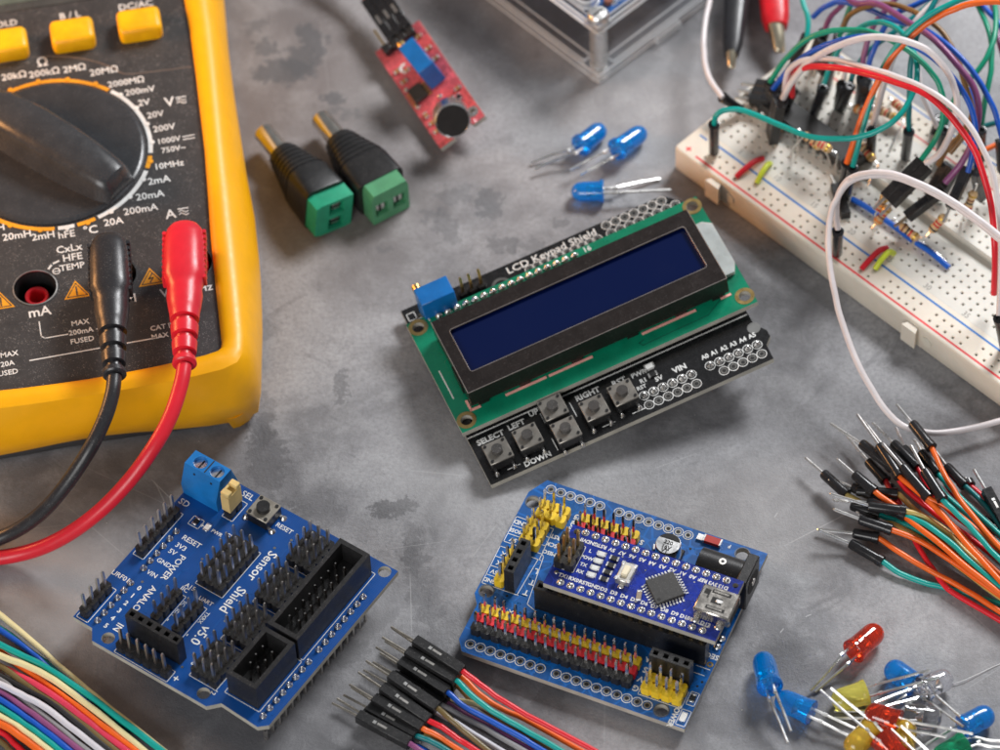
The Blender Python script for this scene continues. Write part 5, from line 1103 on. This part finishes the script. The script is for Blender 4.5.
# ------------------------------------------------ wires over the breadboard
GB = 'jumper wires arching over the breadboard'
def up(bx, by, tx, ty, z0=9, z1=23): return ((bx, by, z0-1), (bx, by, z0), (tx, ty, z1))
W = [
 ('teal', 'teal wire looping in a big circle from the upright plug at the breadboard corner', [(714, 126, 22), (716, 116, 25), (726, 110, 27), (745, 111, 28), (775, 123, 29), (808, 136, 31), (842, 139, 34), (872, 133, 37), (898, 117, 41), (914, 90, 44), (917, 65, 45), (907, 38, 44), (886, 23, 42), (865, 25, 39), (845, 40, 34), (831, 64, 28), (824, 84, 24)], up(714, 153, 714, 124), up(813, 117, 823, 88)),
 ('white', 'pale pink-white wire entering from the top edge beside the black crocodile clip', [(722, -40, 14), (711, -5, 13), (705, 25, 12), (704, 52, 12), (709, 77, 14), (723, 98, 16)], None, ((762, 118, 9), (742, 111, 10), (722, 97, 16))),
 ('green', 'green wire curving from the plugs on the chip to the tilted double connector', [(770, 82, 23), (785, 60, 30), (806, 40, 37), (832, 31, 42), (865, 31, 46), (898, 44, 48), (925, 65, 46), (941, 90, 42), (943, 118, 36), (935, 140, 31), (921, 160, 28)], up(776, 112, 770, 82), None),
 ('blue', 'blue wire between the green and the broad white wire, from the chip cluster', [(773, 89, 23), (790, 68, 30), (815, 50, 38), (842, 40, 44), (872, 36, 48), (905, 42, 50), (940, 64, 48), (963, 92, 44), (975, 122, 38), (973, 150, 32), (968, 172, 27)], up(785, 118, 774, 90), None),
 ('white', 'broad white wire arching from the chip cluster over to the tilted double connector', [(783, 98, 23), (793, 80, 31), (812, 60, 39), (840, 45, 46), (872, 37, 51), (902, 40, 53), (930, 52, 52), (951, 78, 48), (957, 105, 43), (950, 135, 36), (938, 155, 31), (926, 163, 28)], up(776, 123, 783, 99), None, .85),
 ('red', 'red wire crossing in front, curving down the right side of the picture', [(792, 96, 22), (793, 80, 29), (804, 68, 36), (828, 67, 42), (860, 72, 46), (895, 82, 50), (925, 94, 52), (952, 118, 50), (975, 152, 45), (990, 200, 36), (995, 250, 27), (994, 294, 14)], None, None, .82),
 ('white', 'white wire running along the red wire down the right edge', [(784, 92, 22), (788, 72, 30), (802, 61, 36), (828, 59, 41), (862, 66, 46), (900, 78, 51), (935, 94, 53), (965, 120, 51), (988, 160, 46), (999, 210, 38), (1001, 260, 30), (999, 316, 23)], None, up(1005, 348, 999, 318)),
 ('white', 'white wire arching from an upright plug in the front rail off the right edge', [(838, 229, 23), (836, 214, 27), (838, 196, 32), (848, 180, 37), (868, 173, 41), (893, 174, 43), (925, 186, 43), (960, 206, 41), (1000, 236, 38), (1060, 285, 34)], up(837, 254, 838, 231), None, .78),
 ('white', 'long white wire sweeping down in front of the breadboard and back off the right edge', [(1080, 400, 4), (1000, 421, 4), (950, 432, 5), (915, 430, 7), (890, 415, 9), (863, 374, 14), (843, 325, 19), (832, 280, 24), (828, 243, 28), (830, 218, 31), (836, 200, 34), (848, 183, 37), (868, 176, 39), (893, 177, 41), (925, 189, 41), (960, 209, 39), (1000, 240, 36), (1050, 280, 33)], None, None, .78),
 ('orange', 'orange wire arching high from the middle of the breadboard to the top right corner', [(847, 163, 23), (853, 145, 28), (862, 118, 34), (878, 82, 42), (898, 50, 49), (925, 25, 55), (955, 9, 60), (985, 2, 62), (1040, 4, 62)], up(843, 188, 847, 163), None, .8),
 ('teal', 'teal wire running closely beside the orange one up to the top edge', [(853, 166, 23), (858, 148, 28), (868, 110, 36), (882, 70, 44), (900, 42, 51), (925, 18, 57), (960, 0, 61), (1010, -14, 62)], up(846, 196, 853, 168), None),
 ('white', 'pale wire behind the orange one, coming down from the top', [(872, 128, 20), (877, 110, 25), (885, 80, 32), (897, 50, 38), (915, 22, 43), (945, -8, 46)], up(870, 160, 872, 130), None, .85),
 ('dteal', 'dark teal wire standing straight up from its plug near the rear rail', [(909, 131, 22), (909, 110, 28), (910, 80, 35), (912, 55, 40), (919, 30, 45), (933, 5, 48), (945, -20, 50)], up(905, 158, 909, 131), None),
 ('white', 'short white wire leaning left behind the rear rail', [(937, 127, 14), (930, 112, 19), (922, 92, 24), (918, 70, 28), (914, 50, 32)], None, ((934, 150, 4), (932, 140, 5), (940, 118, 14)), .65),
 ('purple', 'purple wire arching across the whole tangle to the slanted connectors at the right', [(838, -12, 30), (855, 3, 36), (878, 4, 40), (905, 20, 44), (932, 38, 46), (955, 62, 45), (974, 88, 42), (979, 115, 37), (972, 142, 31), (960, 165, 26), (945, 183, 22)], None, None, .85),
 ('brown', 'brown wire arching inside the purple one', [(842, 30, 30), (850, 15, 34), (868, 6, 38), (895, 5, 41), (920, 15, 43), (942, 32, 43), (957, 58, 41), (965, 85, 38), (972, 110, 34), (966, 132, 30), (950, 153, 25)], None, None),
 ('blue', 'blue wire arching from the rear plug cluster to the top right edge', [(813, 17, 26), (825, 7, 30), (842, 2, 33), (865, 8, 36), (893, 20, 39), (925, 30, 42), (953, 50, 43), (975, 75, 41), (992, 105, 37), (1000, 130, 33), (1010, 170, 28)], None, None),
 ('purple', 'purple wire dipping behind the red one to its plug on the breadboard', [(862, 78, 20), (863, 62, 24), (868, 40, 29), (876, 22, 33), (890, 5, 36), (905, -12, 38)], up(859, 103, 862, 78), None),
 ('blue', 'blue wire dipping behind the red one, right of a purple one', [(866, 82, 20), (870, 60, 26), (880, 36, 31), (893, 16, 35), (915, 5, 38), (945, -10, 40)], up(869, 107, 866, 82), None),
 ('purple', 'purple wire curving up from the rear left plug cluster', [(824, 32, 22), (830, 18, 26), (840, 8, 30), (850, -2, 33), (865, -14, 36)], up(818, 62, 824, 32), None),
 ('teal', 'teal wire entering at the top edge and dropping into the leaning black plug', [(798, -14, 22), (803, 2, 22), (808, 18, 21), (807, 38, 19)], None, ((790, 70, 8.5), (793, 62, 9), (807, 36, 18))),
 ('green', 'green wire dropping straight from the top edge into the rear plug cluster', [(862, -20, 36), (853, 0, 34), (846, 18, 30), (840, 36, 24)], None, up(832, 68, 839, 36)),
 ('green', 'green wire crossing in an X near the right edge, leaning left', [(992, -12, 34), (996, 15, 35), (993, 42, 35), (981, 66, 33), (966, 84, 30), (952, 104, 26), (944, 128, 20)], None, up(940, 158, 944, 130)),
 ('green', 'green wire crossing in an X near the right edge, hanging straight down', [(976, 2, 32), (984, 18, 33), (991, 40, 33), (991, 70, 31), (985, 100, 27), (981, 128, 21)], None, up(981, 160, 981, 130)),
 ('blue', 'blue wire falling down the top right corner', [(975, -8, 34), (985, 8, 34), (998, 22, 34), (1012, 45, 32)], None, None),
 ('purple', 'purple wire just inside the top right corner', [(992, 5, 30), (996, 20, 30), (999, 40, 30), (1010, 80, 28)], None, None),
 ('orange', 'short orange wire end at the right edge, beside black plugs', [(1030, 138, 16), (1005, 142, 17), (985, 150, 17), (976, 156, 16)], None, None),
 ('dteal', 'short dark teal wire bridging behind the green pair at the right edge', [(960, 138, 14), (975, 130, 17), (995, 123, 18), (1020, 118, 18)], None, None),
 ('brown', 'tan wire leading to the plugs behind the double connector', [(968, 124, 27), (958, 138, 25), (947, 150, 22), (938, 165, 17)], None, None),
 ('teal', 'teal wire running up from the middle rear plugs', [(832, 60, 22), (838, 48, 25), (848, 38, 28), (862, 30, 30)], up(826, 90, 832, 62), None),
 ('dteal', 'dark teal strand leaving the rear rail to the top edge', [(850, 84, 18), (856, 68, 22), (872, 48, 26), (905, 24, 30), (935, 0, 33), (950, -14, 34)], up(840, 110, 850, 86, 9, 20), None),
 ('white', 'thin pale wire between the upright plugs behind the red wire', [(842, 84, 18), (845, 72, 22), (838, 62, 24), (818, 58, 25), (800, 64, 24)], up(838, 108, 842, 84, 9, 20), None, .65),
 ('red', 'crimson wire emerging from the chip plugs under the blue one', [(786, 80, 23), (790, 72, 26), (800, 64, 29), (812, 60, 30)], up(788, 112, 786, 82), None),
 ('blue', 'blue wire ending in the plug right of the slanted connector', [(977, 170, 22), (975, 150, 26), (972, 130, 29), (976, 110, 31), (968, 88, 34)], up(981, 198, 977, 172, 12, 24), None),
]
for w in W:
    col, lab, pts, st, en = w[:5]; r = w[5] if len(w) > 5 else .72
    jumper(col, 'jumper_wire', lab, GB, pts, st, en, r, 'square' if st and col in ('green', 'blue') else 'round')
def plug_block(a, c, n, label, dz=0):
    A, C_ = at(*a), at(*c); t = thing('connector_block', label, 'connector', (A.x, A.y, 0), 0, world=True)
    d = (C_-A).normalized(); L = (C_-A).length; u = d.cross(Vector((0, 0, 1))).normalized(); nn = u.cross(d)
    M = Matrix((u, d, nn)).transposed().to_4x4(); M.translation = A; b = MB(); b.M = M
    for i in range(n): b.box(-1.25+2.52*(i-(n-1)/2), 1.25+2.52*(i-(n-1)/2), 0, L, -1.25, 1.25, BLK, .1); b.box(-.6+2.52*(i-(n-1)/2), .6+2.52*(i-(n-1)/2), L*.3, L*.6, 1.2, 1.3, BLKG)
    b.build('housing', t); b = MB(); b.M = M
    for i in range(n): b.box(-.3+2.52*(i-(n-1)/2), .3+2.52*(i-(n-1)/2), -4, .5, -.3, .3, STEEL)
    b.build('pins', t); return t
plug_block((888, 201, 21), (925, 164, 27), 2, 'black double connector lying tilted over the resistors, with green and white wires')
plug_block((907, 217, 14), (944, 189, 20), 1, 'single shiny black connector lying below the tilted double one')
plug_block((950, 208, 20), (968, 168, 25), 1, 'slanted black connector in front of the red wire, right of the purple wire')
plug_block((1003, 172, 16), (1001, 140, 24), 1, 'black plug cut by the right edge next to the short orange wire')
plug_block((753, 92, 12), (790, 96, 14), 3, 'black plug cluster lying over the left end of the long chip')
plug_block((818, 66, 15), (826, 45, 22), 3, 'black triple plug in the rear left cluster of the tangle')
plug_block((772, 138, 9), (779, 101, 23), 2, 'upright black double plug beside the left end of the long chip')
plug_block((786, 102, 14), (793, 88, 18), 1, 'small black plug leaning beside the chip behind the blue wire')
plug_block((934, 196, 10), (951, 166, 17), 2, 'black double plug standing behind the purple wire')
plug_block((835, 186, 9), (846, 216, 9.6), 1, 'dull black plug lying flat by the upright plug below the orange wire')

# ------------------------------------------------ bundle of jumper leads, right
GR = 'jumper leads with black pins at the right edge'
J = [  # colour, tip, shell pin side, shell wire side, path..., label
 ('orange', (818.5, 529.5, 1.5), (853, 533, 2.6), (879, 538, 3.0), [(905, 556, 2.5), (940, 576, 2.2), (966, 590, 2.0), (1000, 612, 2.0), (1060, 650, 2)], 'orange lead second from the bottom, its pin crossing the lowest teal one'),
 ('teal', (819.5, 530.5, 4.5), (850, 543, 2.2), (883, 562, 1.8), [(900, 573, 1.3), (922, 582, 1.1), (950, 589, 1.0), (1000, 604, 1.0), (1060, 622, 1)], 'lowest teal lead of the bundle at the right edge'),
 ('red', (886, 478, 3), (890, 486, 3), (897, 497, 3), [(912, 535, 2), (928, 562, 1.8), (947, 588, 1.6), (975, 606, 1.5), (1020, 632, 1.5)], 'dark red strand running underneath the orange leads'),
 ('orange', (834.5, 509.5, 6), (859, 519, 6), (892, 530, 5.5), [(918, 540, 4.8), (950, 560, 4.2), (985, 585, 3.6), (1030, 616, 3)], 'orange lead with a glossy shell, third from the bottom'),
 ('teal', (859, 514, 4), (851, 505, 4), (880, 515, 4.4), [(900, 522, 4), (930, 538, 4), (965, 565, 4), (1010, 600, 4)], 'teal lead whose shell lies under the wide double shell'),
 ('mustard', (806, 458.5, 4), (823, 473, 4.2), (847, 495, 4.4), [(860, 502, 4), (890, 520, 3.6), (930, 545, 3.2), (970, 575, 3), (1020, 612, 2.5)], 'mustard lead with the leftmost pin of the bundle'),
 ('mustard', (831, 494, 8), (868, 506, 8), (906, 511, 7.5), [(925, 518, 7), (950, 536, 6.4), (975, 560, 6), (1020, 596, 5)], 'mustard lead from the upper half of the wide double shell'),
 ('teal', (834, 500, 6.4), (868, 501, 6.0), (906, 516, 6.8), [(925, 524, 7.5), (950, 542, 7.5), (975, 565, 7.2), (1025, 608, 6)], 'teal lead from the lower half of the wide double shell'),
 ('orange', (829, 480, 5), (852, 487, 5), (882, 500, 5.6), [(905, 517, 6.5), (935, 540, 7.2), (968, 568, 7), (1015, 605, 6)], 'orange lead leaving from under the wide double shell'),
 ('orange', (838, 460, 8), (854, 474, 8), (875, 492, 7.6), [(892, 504, 7.2), (918, 522, 6.5), (950, 550, 6), (1000, 592, 5)], 'orange lead with the gleaming diagonal shell, left part of the bundle'),
 ('red', (847, 436, 3), (868, 461, 3.5), (886, 481, 4), [(895, 500, 3.5), (915, 525, 3), (945, 552, 2.6), (1000, 590, 2.2)], 'red lead deep inside, left part of the bundle'),
 ('mustard', (840, 482, 5), (856, 491, 5.4), (898, 494, 5.8), [(915, 510, 5.0), (945, 530, 4.4), (985, 562, 4), (1030, 600, 4)], 'mustard lead with its shell lying almost level'),
 ('red', (831, 424, 6), (861, 443, 6.6), (893, 468, 7), [(905, 488, 6), (930, 510, 5.2), (965, 535, 4.6), (1020, 575, 4)], 'red lead with a long upper left pin'),
 ('orange', (857.5, 415, 9), (879, 445, 9.4), (900, 477, 9.6), [(918, 492, 9.6), (940, 512, 9.2), (965, 542, 8.6), (990, 570, 8), (1030, 612, 7)], 'bright orange lead lying on top in the middle of the bundle'),
 ('orange', (864, 421, 7), (884, 448, 7.4), (914, 484, 7.6), [(932, 505, 7.4), (955, 528, 7), (985, 560, 6.6), (1025, 596, 6)], 'orange lead beside the topmost one, with a glossy shell'),
 ('orange', (883, 444, 11), (902, 466, 11), (929, 498, 10), [(948, 508, 9), (970, 524, 8), (1000, 550, 7), (1040, 585, 6)], 'orange lead with a white-gleaming shell edge, right of the middle'),
 ('red', (873, 423, 5), (893, 443, 5.4), (918, 468, 5.8), [(930, 490, 5.6), (955, 515, 5.4), (1000, 550, 5), (1040, 580, 5)], 'red lead behind, near the top of the bundle'),
 ('teal', (896, 428, 4.5), (903, 448, 5), (932, 480, 5.6), [(945, 495, 5.6), (965, 512, 5.4), (1000, 545, 5), (1040, 575, 5)], 'teal lead behind, above the middle of the bundle'),
 ('teal', (911, 446, 12), (924, 470, 12), (943, 500, 11), [(957, 514, 10), (975, 532, 9), (1000, 560, 8), (1040, 598, 7)], 'teal lead with an upright shiny pin and glossy shell'),
 ('teal', (916, 442, 5), (921, 452, 5), (938, 474, 5.4), [(950, 487, 6), (968, 505, 6), (1000, 535, 6), (1040, 568, 6)], 'teal lead passing just left of the long orange one'),
 ('red', (914, 440, 3.5), (926, 452, 4), (940, 474, 4.4), [(952, 492, 4.4), (972, 510, 4.2), (1005, 540, 4), (1040, 570, 4)], 'red lead between the teal ones near the top'),
 ('orange', (897, 405, 8), (912, 423, 8.4), (932, 448, 8.8), [(940, 466, 9), (953, 489, 9), (972, 515, 8.6), (1000, 547, 8), (1045, 590, 7)], 'long orange lead rising to the topmost shell under the white wire'),
 ('dteal', (936, 452, 4), (946, 466, 4.2), (965, 486, 4.4), [(978, 498, 4.4), (990, 512, 4.2), (1010, 540, 4), (1040, 575, 4)], 'dark teal lead with its shell clear of the others, top right of the bundle'),
 ('red', (965, 478, 2), (968, 482, 2), (970, 486, 2), [(978, 492, 2), (990, 504, 2), (1015, 530, 2)], 'red strand behind the square-shelled lead'),
]
for j in J:
    col, tip, h0, h1, path, lab = j
    hd = (h1[0]+ (path[0][0]-h1[0])*.06, h1[1]+(path[0][1]-h1[1])*.06, h1[2])
    jumper(col, 'jumper_lead', lab, GR, [tuple(h1[i]-(h1[i]-h0[i])*.2 for i in range(3)), hd]+path, (tip, h0, h1), r=.68)
jumper('black', 'jumper_lead', 'lead with a square black shell cut by the right edge', GR, [(1004, 524, 4), (1030, 560, 4), (1060, 600, 4)], ((974, 470, 7), (986, 490, 6), (1006, 526, 4.5)), kind='square')
jumper('black', 'jumper_lead', 'lead with a dull shell peeking out below the square-shelled one', GR, [(996, 530, 2.5), (1015, 550, 2.5), (1040, 575, 2)], ((978, 512, 3), (984, 519, 3), (997, 532, 3)))

# ------------------------------------------------ ribbon of jumper leads, lower centre
GC = 'ribbon jumper leads with square black shells at the bottom edge'
C_ = [  # colour, front (px,py,z), length direction px, exit path end at the bottom
 ('orange', (415, 644, 4.0), (467, 680, 4.0), [(480, 694, 3.2), (500, 708, 2.6), (530, 722, 2.2), (580, 750, 2), (640, 784, 2)], 'orange one curling out below the topmost red lead'),
 ('red', (415, 641, 7.5), (466, 673, 7.5), [(480, 684, 6.8), (505, 702, 5.6), (540, 722, 4.8), (590, 748, 4), (650, 782, 3.6)], 'red one, uppermost lead of the ribbon'),
 ('brown', (409, 656, 2.6), (461, 691, 2.6), [(475, 703, 2.6), (500, 720, 2.4), (530, 738, 2.4), (570, 762, 2.2)], 'brown one hidden between teal and blue'),
 ('teal', (407, 652, 6.4), (457, 683, 6.4), [(470, 694, 6.2), (492, 711, 5.2), (520, 727, 4.4), (560, 750, 3.8), (620, 784, 3.5)], 'teal one next to the uppermost red lead'),
 ('cream', (404, 668, 2.0), (452, 698, 2.0), [(480, 706, 3.2), (510, 722, 3.2), (545, 742, 3.0), (590, 768, 3)], 'cream one showing between the orange and the teal lead'),
 ('blue', (400, 662, 5.2), (449, 693, 5.2), [(462, 705, 4.8), (485, 718, 4.4), (515, 734, 4), (545, 752, 3.6), (600, 784, 3.5)], 'bright blue one below the upper teal lead'),
 ('purple', (398, 676, 1.8), (446, 704, 1.8), [(468, 716, 2.2), (495, 730, 2.4), (530, 750, 2.2), (575, 778, 2)], 'purple one in the shade under the blue lead'),
 ('grey', (393, 676, 2.6), (442, 706, 2.8), [(465, 718, 2.8), (485, 728, 3), (512, 744, 3), (560, 772, 3)], 'grey one beside the white lead'),
 ('snow', (388, 684, 3), (438, 714, 3.6), [(455, 722, 3.8), (475, 735, 3.8), (500, 750, 3.4), (545, 778, 3)], 'white one in the middle of the ribbon'),
 ('olive', (390, 676, 7.4), (437, 708, 7.2), [(448, 717, 7), (463, 730, 6), (485, 748, 5), (520, 775, 4.5)], 'brown one lying over the white lead'),
 ('red', (382, 688, 6.4), (430, 719, 6.4), [(442, 727, 6.2), (458, 739, 5.4), (477, 751, 5), (515, 776, 4.5)], 'red one in the lower half of the ribbon'),
 ('mustard', (376, 703, 3), (424, 732, 3), [(436, 740, 3.2), (450, 750, 3.4), (480, 770, 3.2)], 'mustard one just under the lower orange lead'),
 ('orange', (374, 699, 5.4), (423, 727, 5.6), [(436, 735, 5.2), (455, 747, 4.6), (490, 770, 4)], 'orange one in the lower half of the ribbon'),
 ('dteal', (368, 708, 4), (417, 735, 5), [(428, 740, 5), (445, 749, 4.5), (470, 765, 4)], 'dark teal one near the lower end of the ribbon'),
 ('blue', (362, 714, 2.5), (414, 743, 2.6), [(425, 750, 2.5), (450, 768, 2.5)], 'dark blue one cut by the bottom edge'),
 ('purple', (358, 716, 6), (408, 742, 6), [(418, 749, 6), (440, 766, 5)], 'lilac one, lowest lead of the ribbon'),
]
for col, a, c, path, lab in C_:
    A, C2 = at(*a), at(*c); d = ((C2-A).normalized()+Vector((random.uniform(-.03, .03), random.uniform(-.03, .03), random.uniform(-.03, .02)))).normalized(); tipw = A-d*7.2+Vector((0, 0, random.uniform(-.6, .2)))
    o = at(*a); t = thing('ribbon_lead', 'lead with square black shell, '+lab, 'jumper wire', (o.x, o.y, 0), 0, GC, world=True)
    C3 = A+d*14.2; housing(t, A, C3, 'square', BLK)
    b = MB(); b.cyl(tipw, A+d*.5, .31, mat('dark_steel_pin', (.5, .46, .40), .3, 1), n=8); b.build('pin', t)
    P = [C3-d*1.5, C3+d*.5]+[at(*p) for p in path]
    b = MB(); b.tube(P, .66, wm(col), 12, 3, jit=.04); b.build('wire', t)

# ------------------------------------------------ bare ribbon wires, lower left
GL = 'parallel coloured wires in the lower left corner'
Lw = [
 ('cream', [(-40, 585, 2), (0, 615, 2), (28, 638, 2), (55, 662, 2), (86, 689, 2), (125, 720, 2), (175, 760, 2)], 'cream wire, uppermost of the lower left bundle', .76),
 ('blue', [(-40, 605, 3), (0, 630, 3), (25, 648, 3), (45, 665, 2.5), (75, 693, 1.6), (120, 732, 1.2), (150, 760, 1.2)], 'deep blue wire slipping under the teal ones, lower left', .72),
 ('dteal', [(-30, 610, 1), (10, 635, 1), (35, 655, 1), (60, 672, 1.2), (90, 696, 1), (130, 730, 1)], 'dark teal wire in the gap below the uppermost cream wire', .72),
 ('teal', [(-40, 625, 4.4), (0, 645, 4.4), (25, 657, 4.4), (50, 670, 4.2), (85, 693, 4), (120, 719, 4), (170, 757, 4)], 'bright teal wire, second from the top at the left edge', .8),
 ('cream', [(-40, 640, 4.6), (0, 656, 4.6), (30, 667, 4.6), (55, 681, 4.4), (85, 703, 4.2), (120, 731, 4), (155, 760, 4)], 'cream wire directly below the bright teal one', .8),
 ('orange', [(-40, 630, 2.6), (0, 652, 2.6), (15, 663, 2.8), (35, 676, 3.4), (60, 694, 3.8), (90, 716, 4), (120, 739, 4), (150, 762, 4)], 'orange wire below the upper cream wire', .74),
 ('pink', [(-40, 655, 2.8), (0, 667, 2.8), (18, 675, 3.2), (40, 687, 4.2), (70, 708, 4.2), (100, 731, 4), (135, 757, 4)], 'pink-red wire in the middle of the lower left bundle', .78),
 ('olive', [(-40, 648, 3), (0, 666, 3.4), (25, 684, 3.6), (55, 703, 3.8), (90, 730, 3.8), (125, 758, 3.8)], 'olive brown wire below the pink-red one', .76),
 ('black', [(-40, 660, 3), (0, 676, 3), (25, 689, 3.4), (50, 702, 3.8), (85, 730, 3.8), (118, 758, 3.8)], 'black wire between brown and white, lower left', .76),
 ('snow', [(-40, 668, 5), (0, 684, 5), (20, 694, 5), (40, 704, 4.8), (68, 725, 4.4), (100, 750, 4), (130, 775, 4)], 'white wire of the lower left bundle', .78),
 ('grey', [(-40, 664, 3), (0, 680, 3.2), (20, 698, 3.6), (45, 717, 3.8), (75, 741, 3.8), (105, 765, 3.8)], 'grey wire directly below the white one, lower left', .76),
 ('purple', [(-40, 676, 4), (0, 692, 4.2), (25, 709, 4.2), (50, 727, 4.2), (82, 752, 4), (110, 775, 4)], 'lilac wire of the lower left bundle', .78),
 ('blue', [(-40, 682, 4.6), (0, 700, 4.6), (25, 717, 4.4), (50, 735, 4.2), (72, 753, 4), (100, 775, 4)], 'bright blue wire below the lilac one, lower left', .78),
 ('teal', [(-40, 690, 4.8), (0, 708, 4.8), (25, 725, 4.6), (50, 743, 4.2), (75, 763, 4)], 'teal wire in the lower half of the lower left bundle', .78),
 ('cream', [(-40, 696, 5), (0, 716, 5), (25, 732, 4.8), (50, 751, 4.4), (75, 772, 4)], 'cream wire in the lower half of the lower left bundle', .78),
 ('orange', [(-40, 706, 5.2), (0, 724, 5.2), (20, 736, 5), (40, 752, 4.6), (65, 774, 4)], 'orange wire, next to the corner of the picture', .82),
 ('red', [(-30, 715, 3), (0, 731, 3), (14, 743, 3), (28, 757, 3)], 'red wire in the very corner below the lower orange one', .76),
 ('olive', [(-30, 722, 2), (0, 741, 2), (12, 752, 2), (24, 764, 2)], 'brown wire cut off by the lower left corner', .76),
]
for col, pts, lab, r in Lw: jumper(col, 'ribbon_wire', lab, GL, pts, r=r)

# fine dust on the table: specks nobody could count, one object
rnd = random.Random(11); b = MB(); dm_ = mat('pale_dust', (.62, .60, .57), .9, bump=0)
for i in range(520):
    p = at(rnd.uniform(-40, 1040), rnd.uniform(-40, 790), 0); r_ = rnd.uniform(.04, .13)*(2.0 if rnd.random() < .06 else 1)
    q = [Vector((p.x+r_*rnd.uniform(.7, 1.5)*math.cos(a), p.y+r_*math.sin(a), .01)) for a in (0, 2.1, 4.2)]; b.add([q[0], q[1], q[2], (p.x, p.y, r_*1.1)], [(0, 1, 3), (1, 2, 3), (2, 0, 3), (2, 1, 0)], dm_)
d_ = b.build('dust'); d_['kind'] = 'stuff'; d_['label'] = 'fine pale dust scattered over the tabletop'
o_ = at(960, 682, .2); t = thing('lint_fibre', 'thin pale fibre lying on the table right of the LED pile', 'fibre', (o_.x, o_.y, 0), 0, world=True)
b = MB(); b.tube([at(928, 688, .2), at(945, 686, .3), at(962, 681, .6), (at(980, 673, .4)), at(1000, 664, .2), at(1030, 655, .2)], .09, mat('lint_white', (.8, .8, .8), .7), 6, 6); b.build('strand', t)

# ================================================================== clean-up of helper properties
for o in COL.objects:
    if '_o' in o: del o['_o']

# ================================================================== camera
cd = bpy.data.cameras.new('camera'); cam = bpy.data.objects.new('camera', cd); COL.objects.link(cam); SC.camera = cam
Mx = Matrix((RT, UP, -FW)).transposed().to_4x4(); Mx.translation = CAM*K; cam.matrix_world = Mx
cd.sensor_width = 36; cd.lens = F_PX/1000*36; cd.clip_start = 1; cd.clip_end = 2000
cd.dof.use_dof = True
fp = at(560, 560, 8); cd.dof.focus_distance = (fp-CAM).dot(FW)*K; cd.dof.aperture_fstop = .145; cd.dof.aperture_blades = 0

# ================================================================== light: studio softboxes and an added bounce lamp
def area(name, pos, target, sx, sy, power, col=(1, 1, 1), spread=180):
    l = bpy.data.lights.new(name, 'AREA'); l.shape = 'RECTANGLE'; l.size = sx; l.size_y = sy; l.energy = power; l.color = col; l.spread = R(spread)
    o = bpy.data.objects.new(name, l); COL.objects.link(o); o.location = pos; d = Vector(target)-Vector(pos)
    o.rotation_euler = d.to_track_quat('-Z', 'Y').to_euler(); return o
area('key_softbox', (42, 52, 62), (0, 0, 0), 32, 22, 90000, (.98, .985, 1))
area('fill_softbox', (-45, -85, 46), (0, 0, 0), 60, 42, 62000, (1, .985, .97))
area('added_meter_bounce', (-27, 9, 10), (-3, 6.5, 0), 9, 6, 1900, (1, .46, .16), 110)  # added lamp, stands in for orange light bounced off the yellow meter
w = bpy.data.worlds.new('World'); SC.world = w; w.use_nodes = True
w.node_tree.nodes['Background'].inputs[0].default_value = (.95, .97, 1, 1); w.node_tree.nodes['Background'].inputs[1].default_value = .2
SC.view_settings.view_transform = 'Standard'; SC.view_settings.look = 'None'; SC.view_settings.exposure = 0; SC.view_settings.gamma = 1; SC.view_settings.use_curve_mapping = False
SC.render.engine = 'CYCLES'; SC.cycles.max_bounces = 12; SC.cycles.transparent_max_bounces = 40; SC.cycles.transmission_bounces = 12; SC.cycles.sample_clamp_indirect = 6
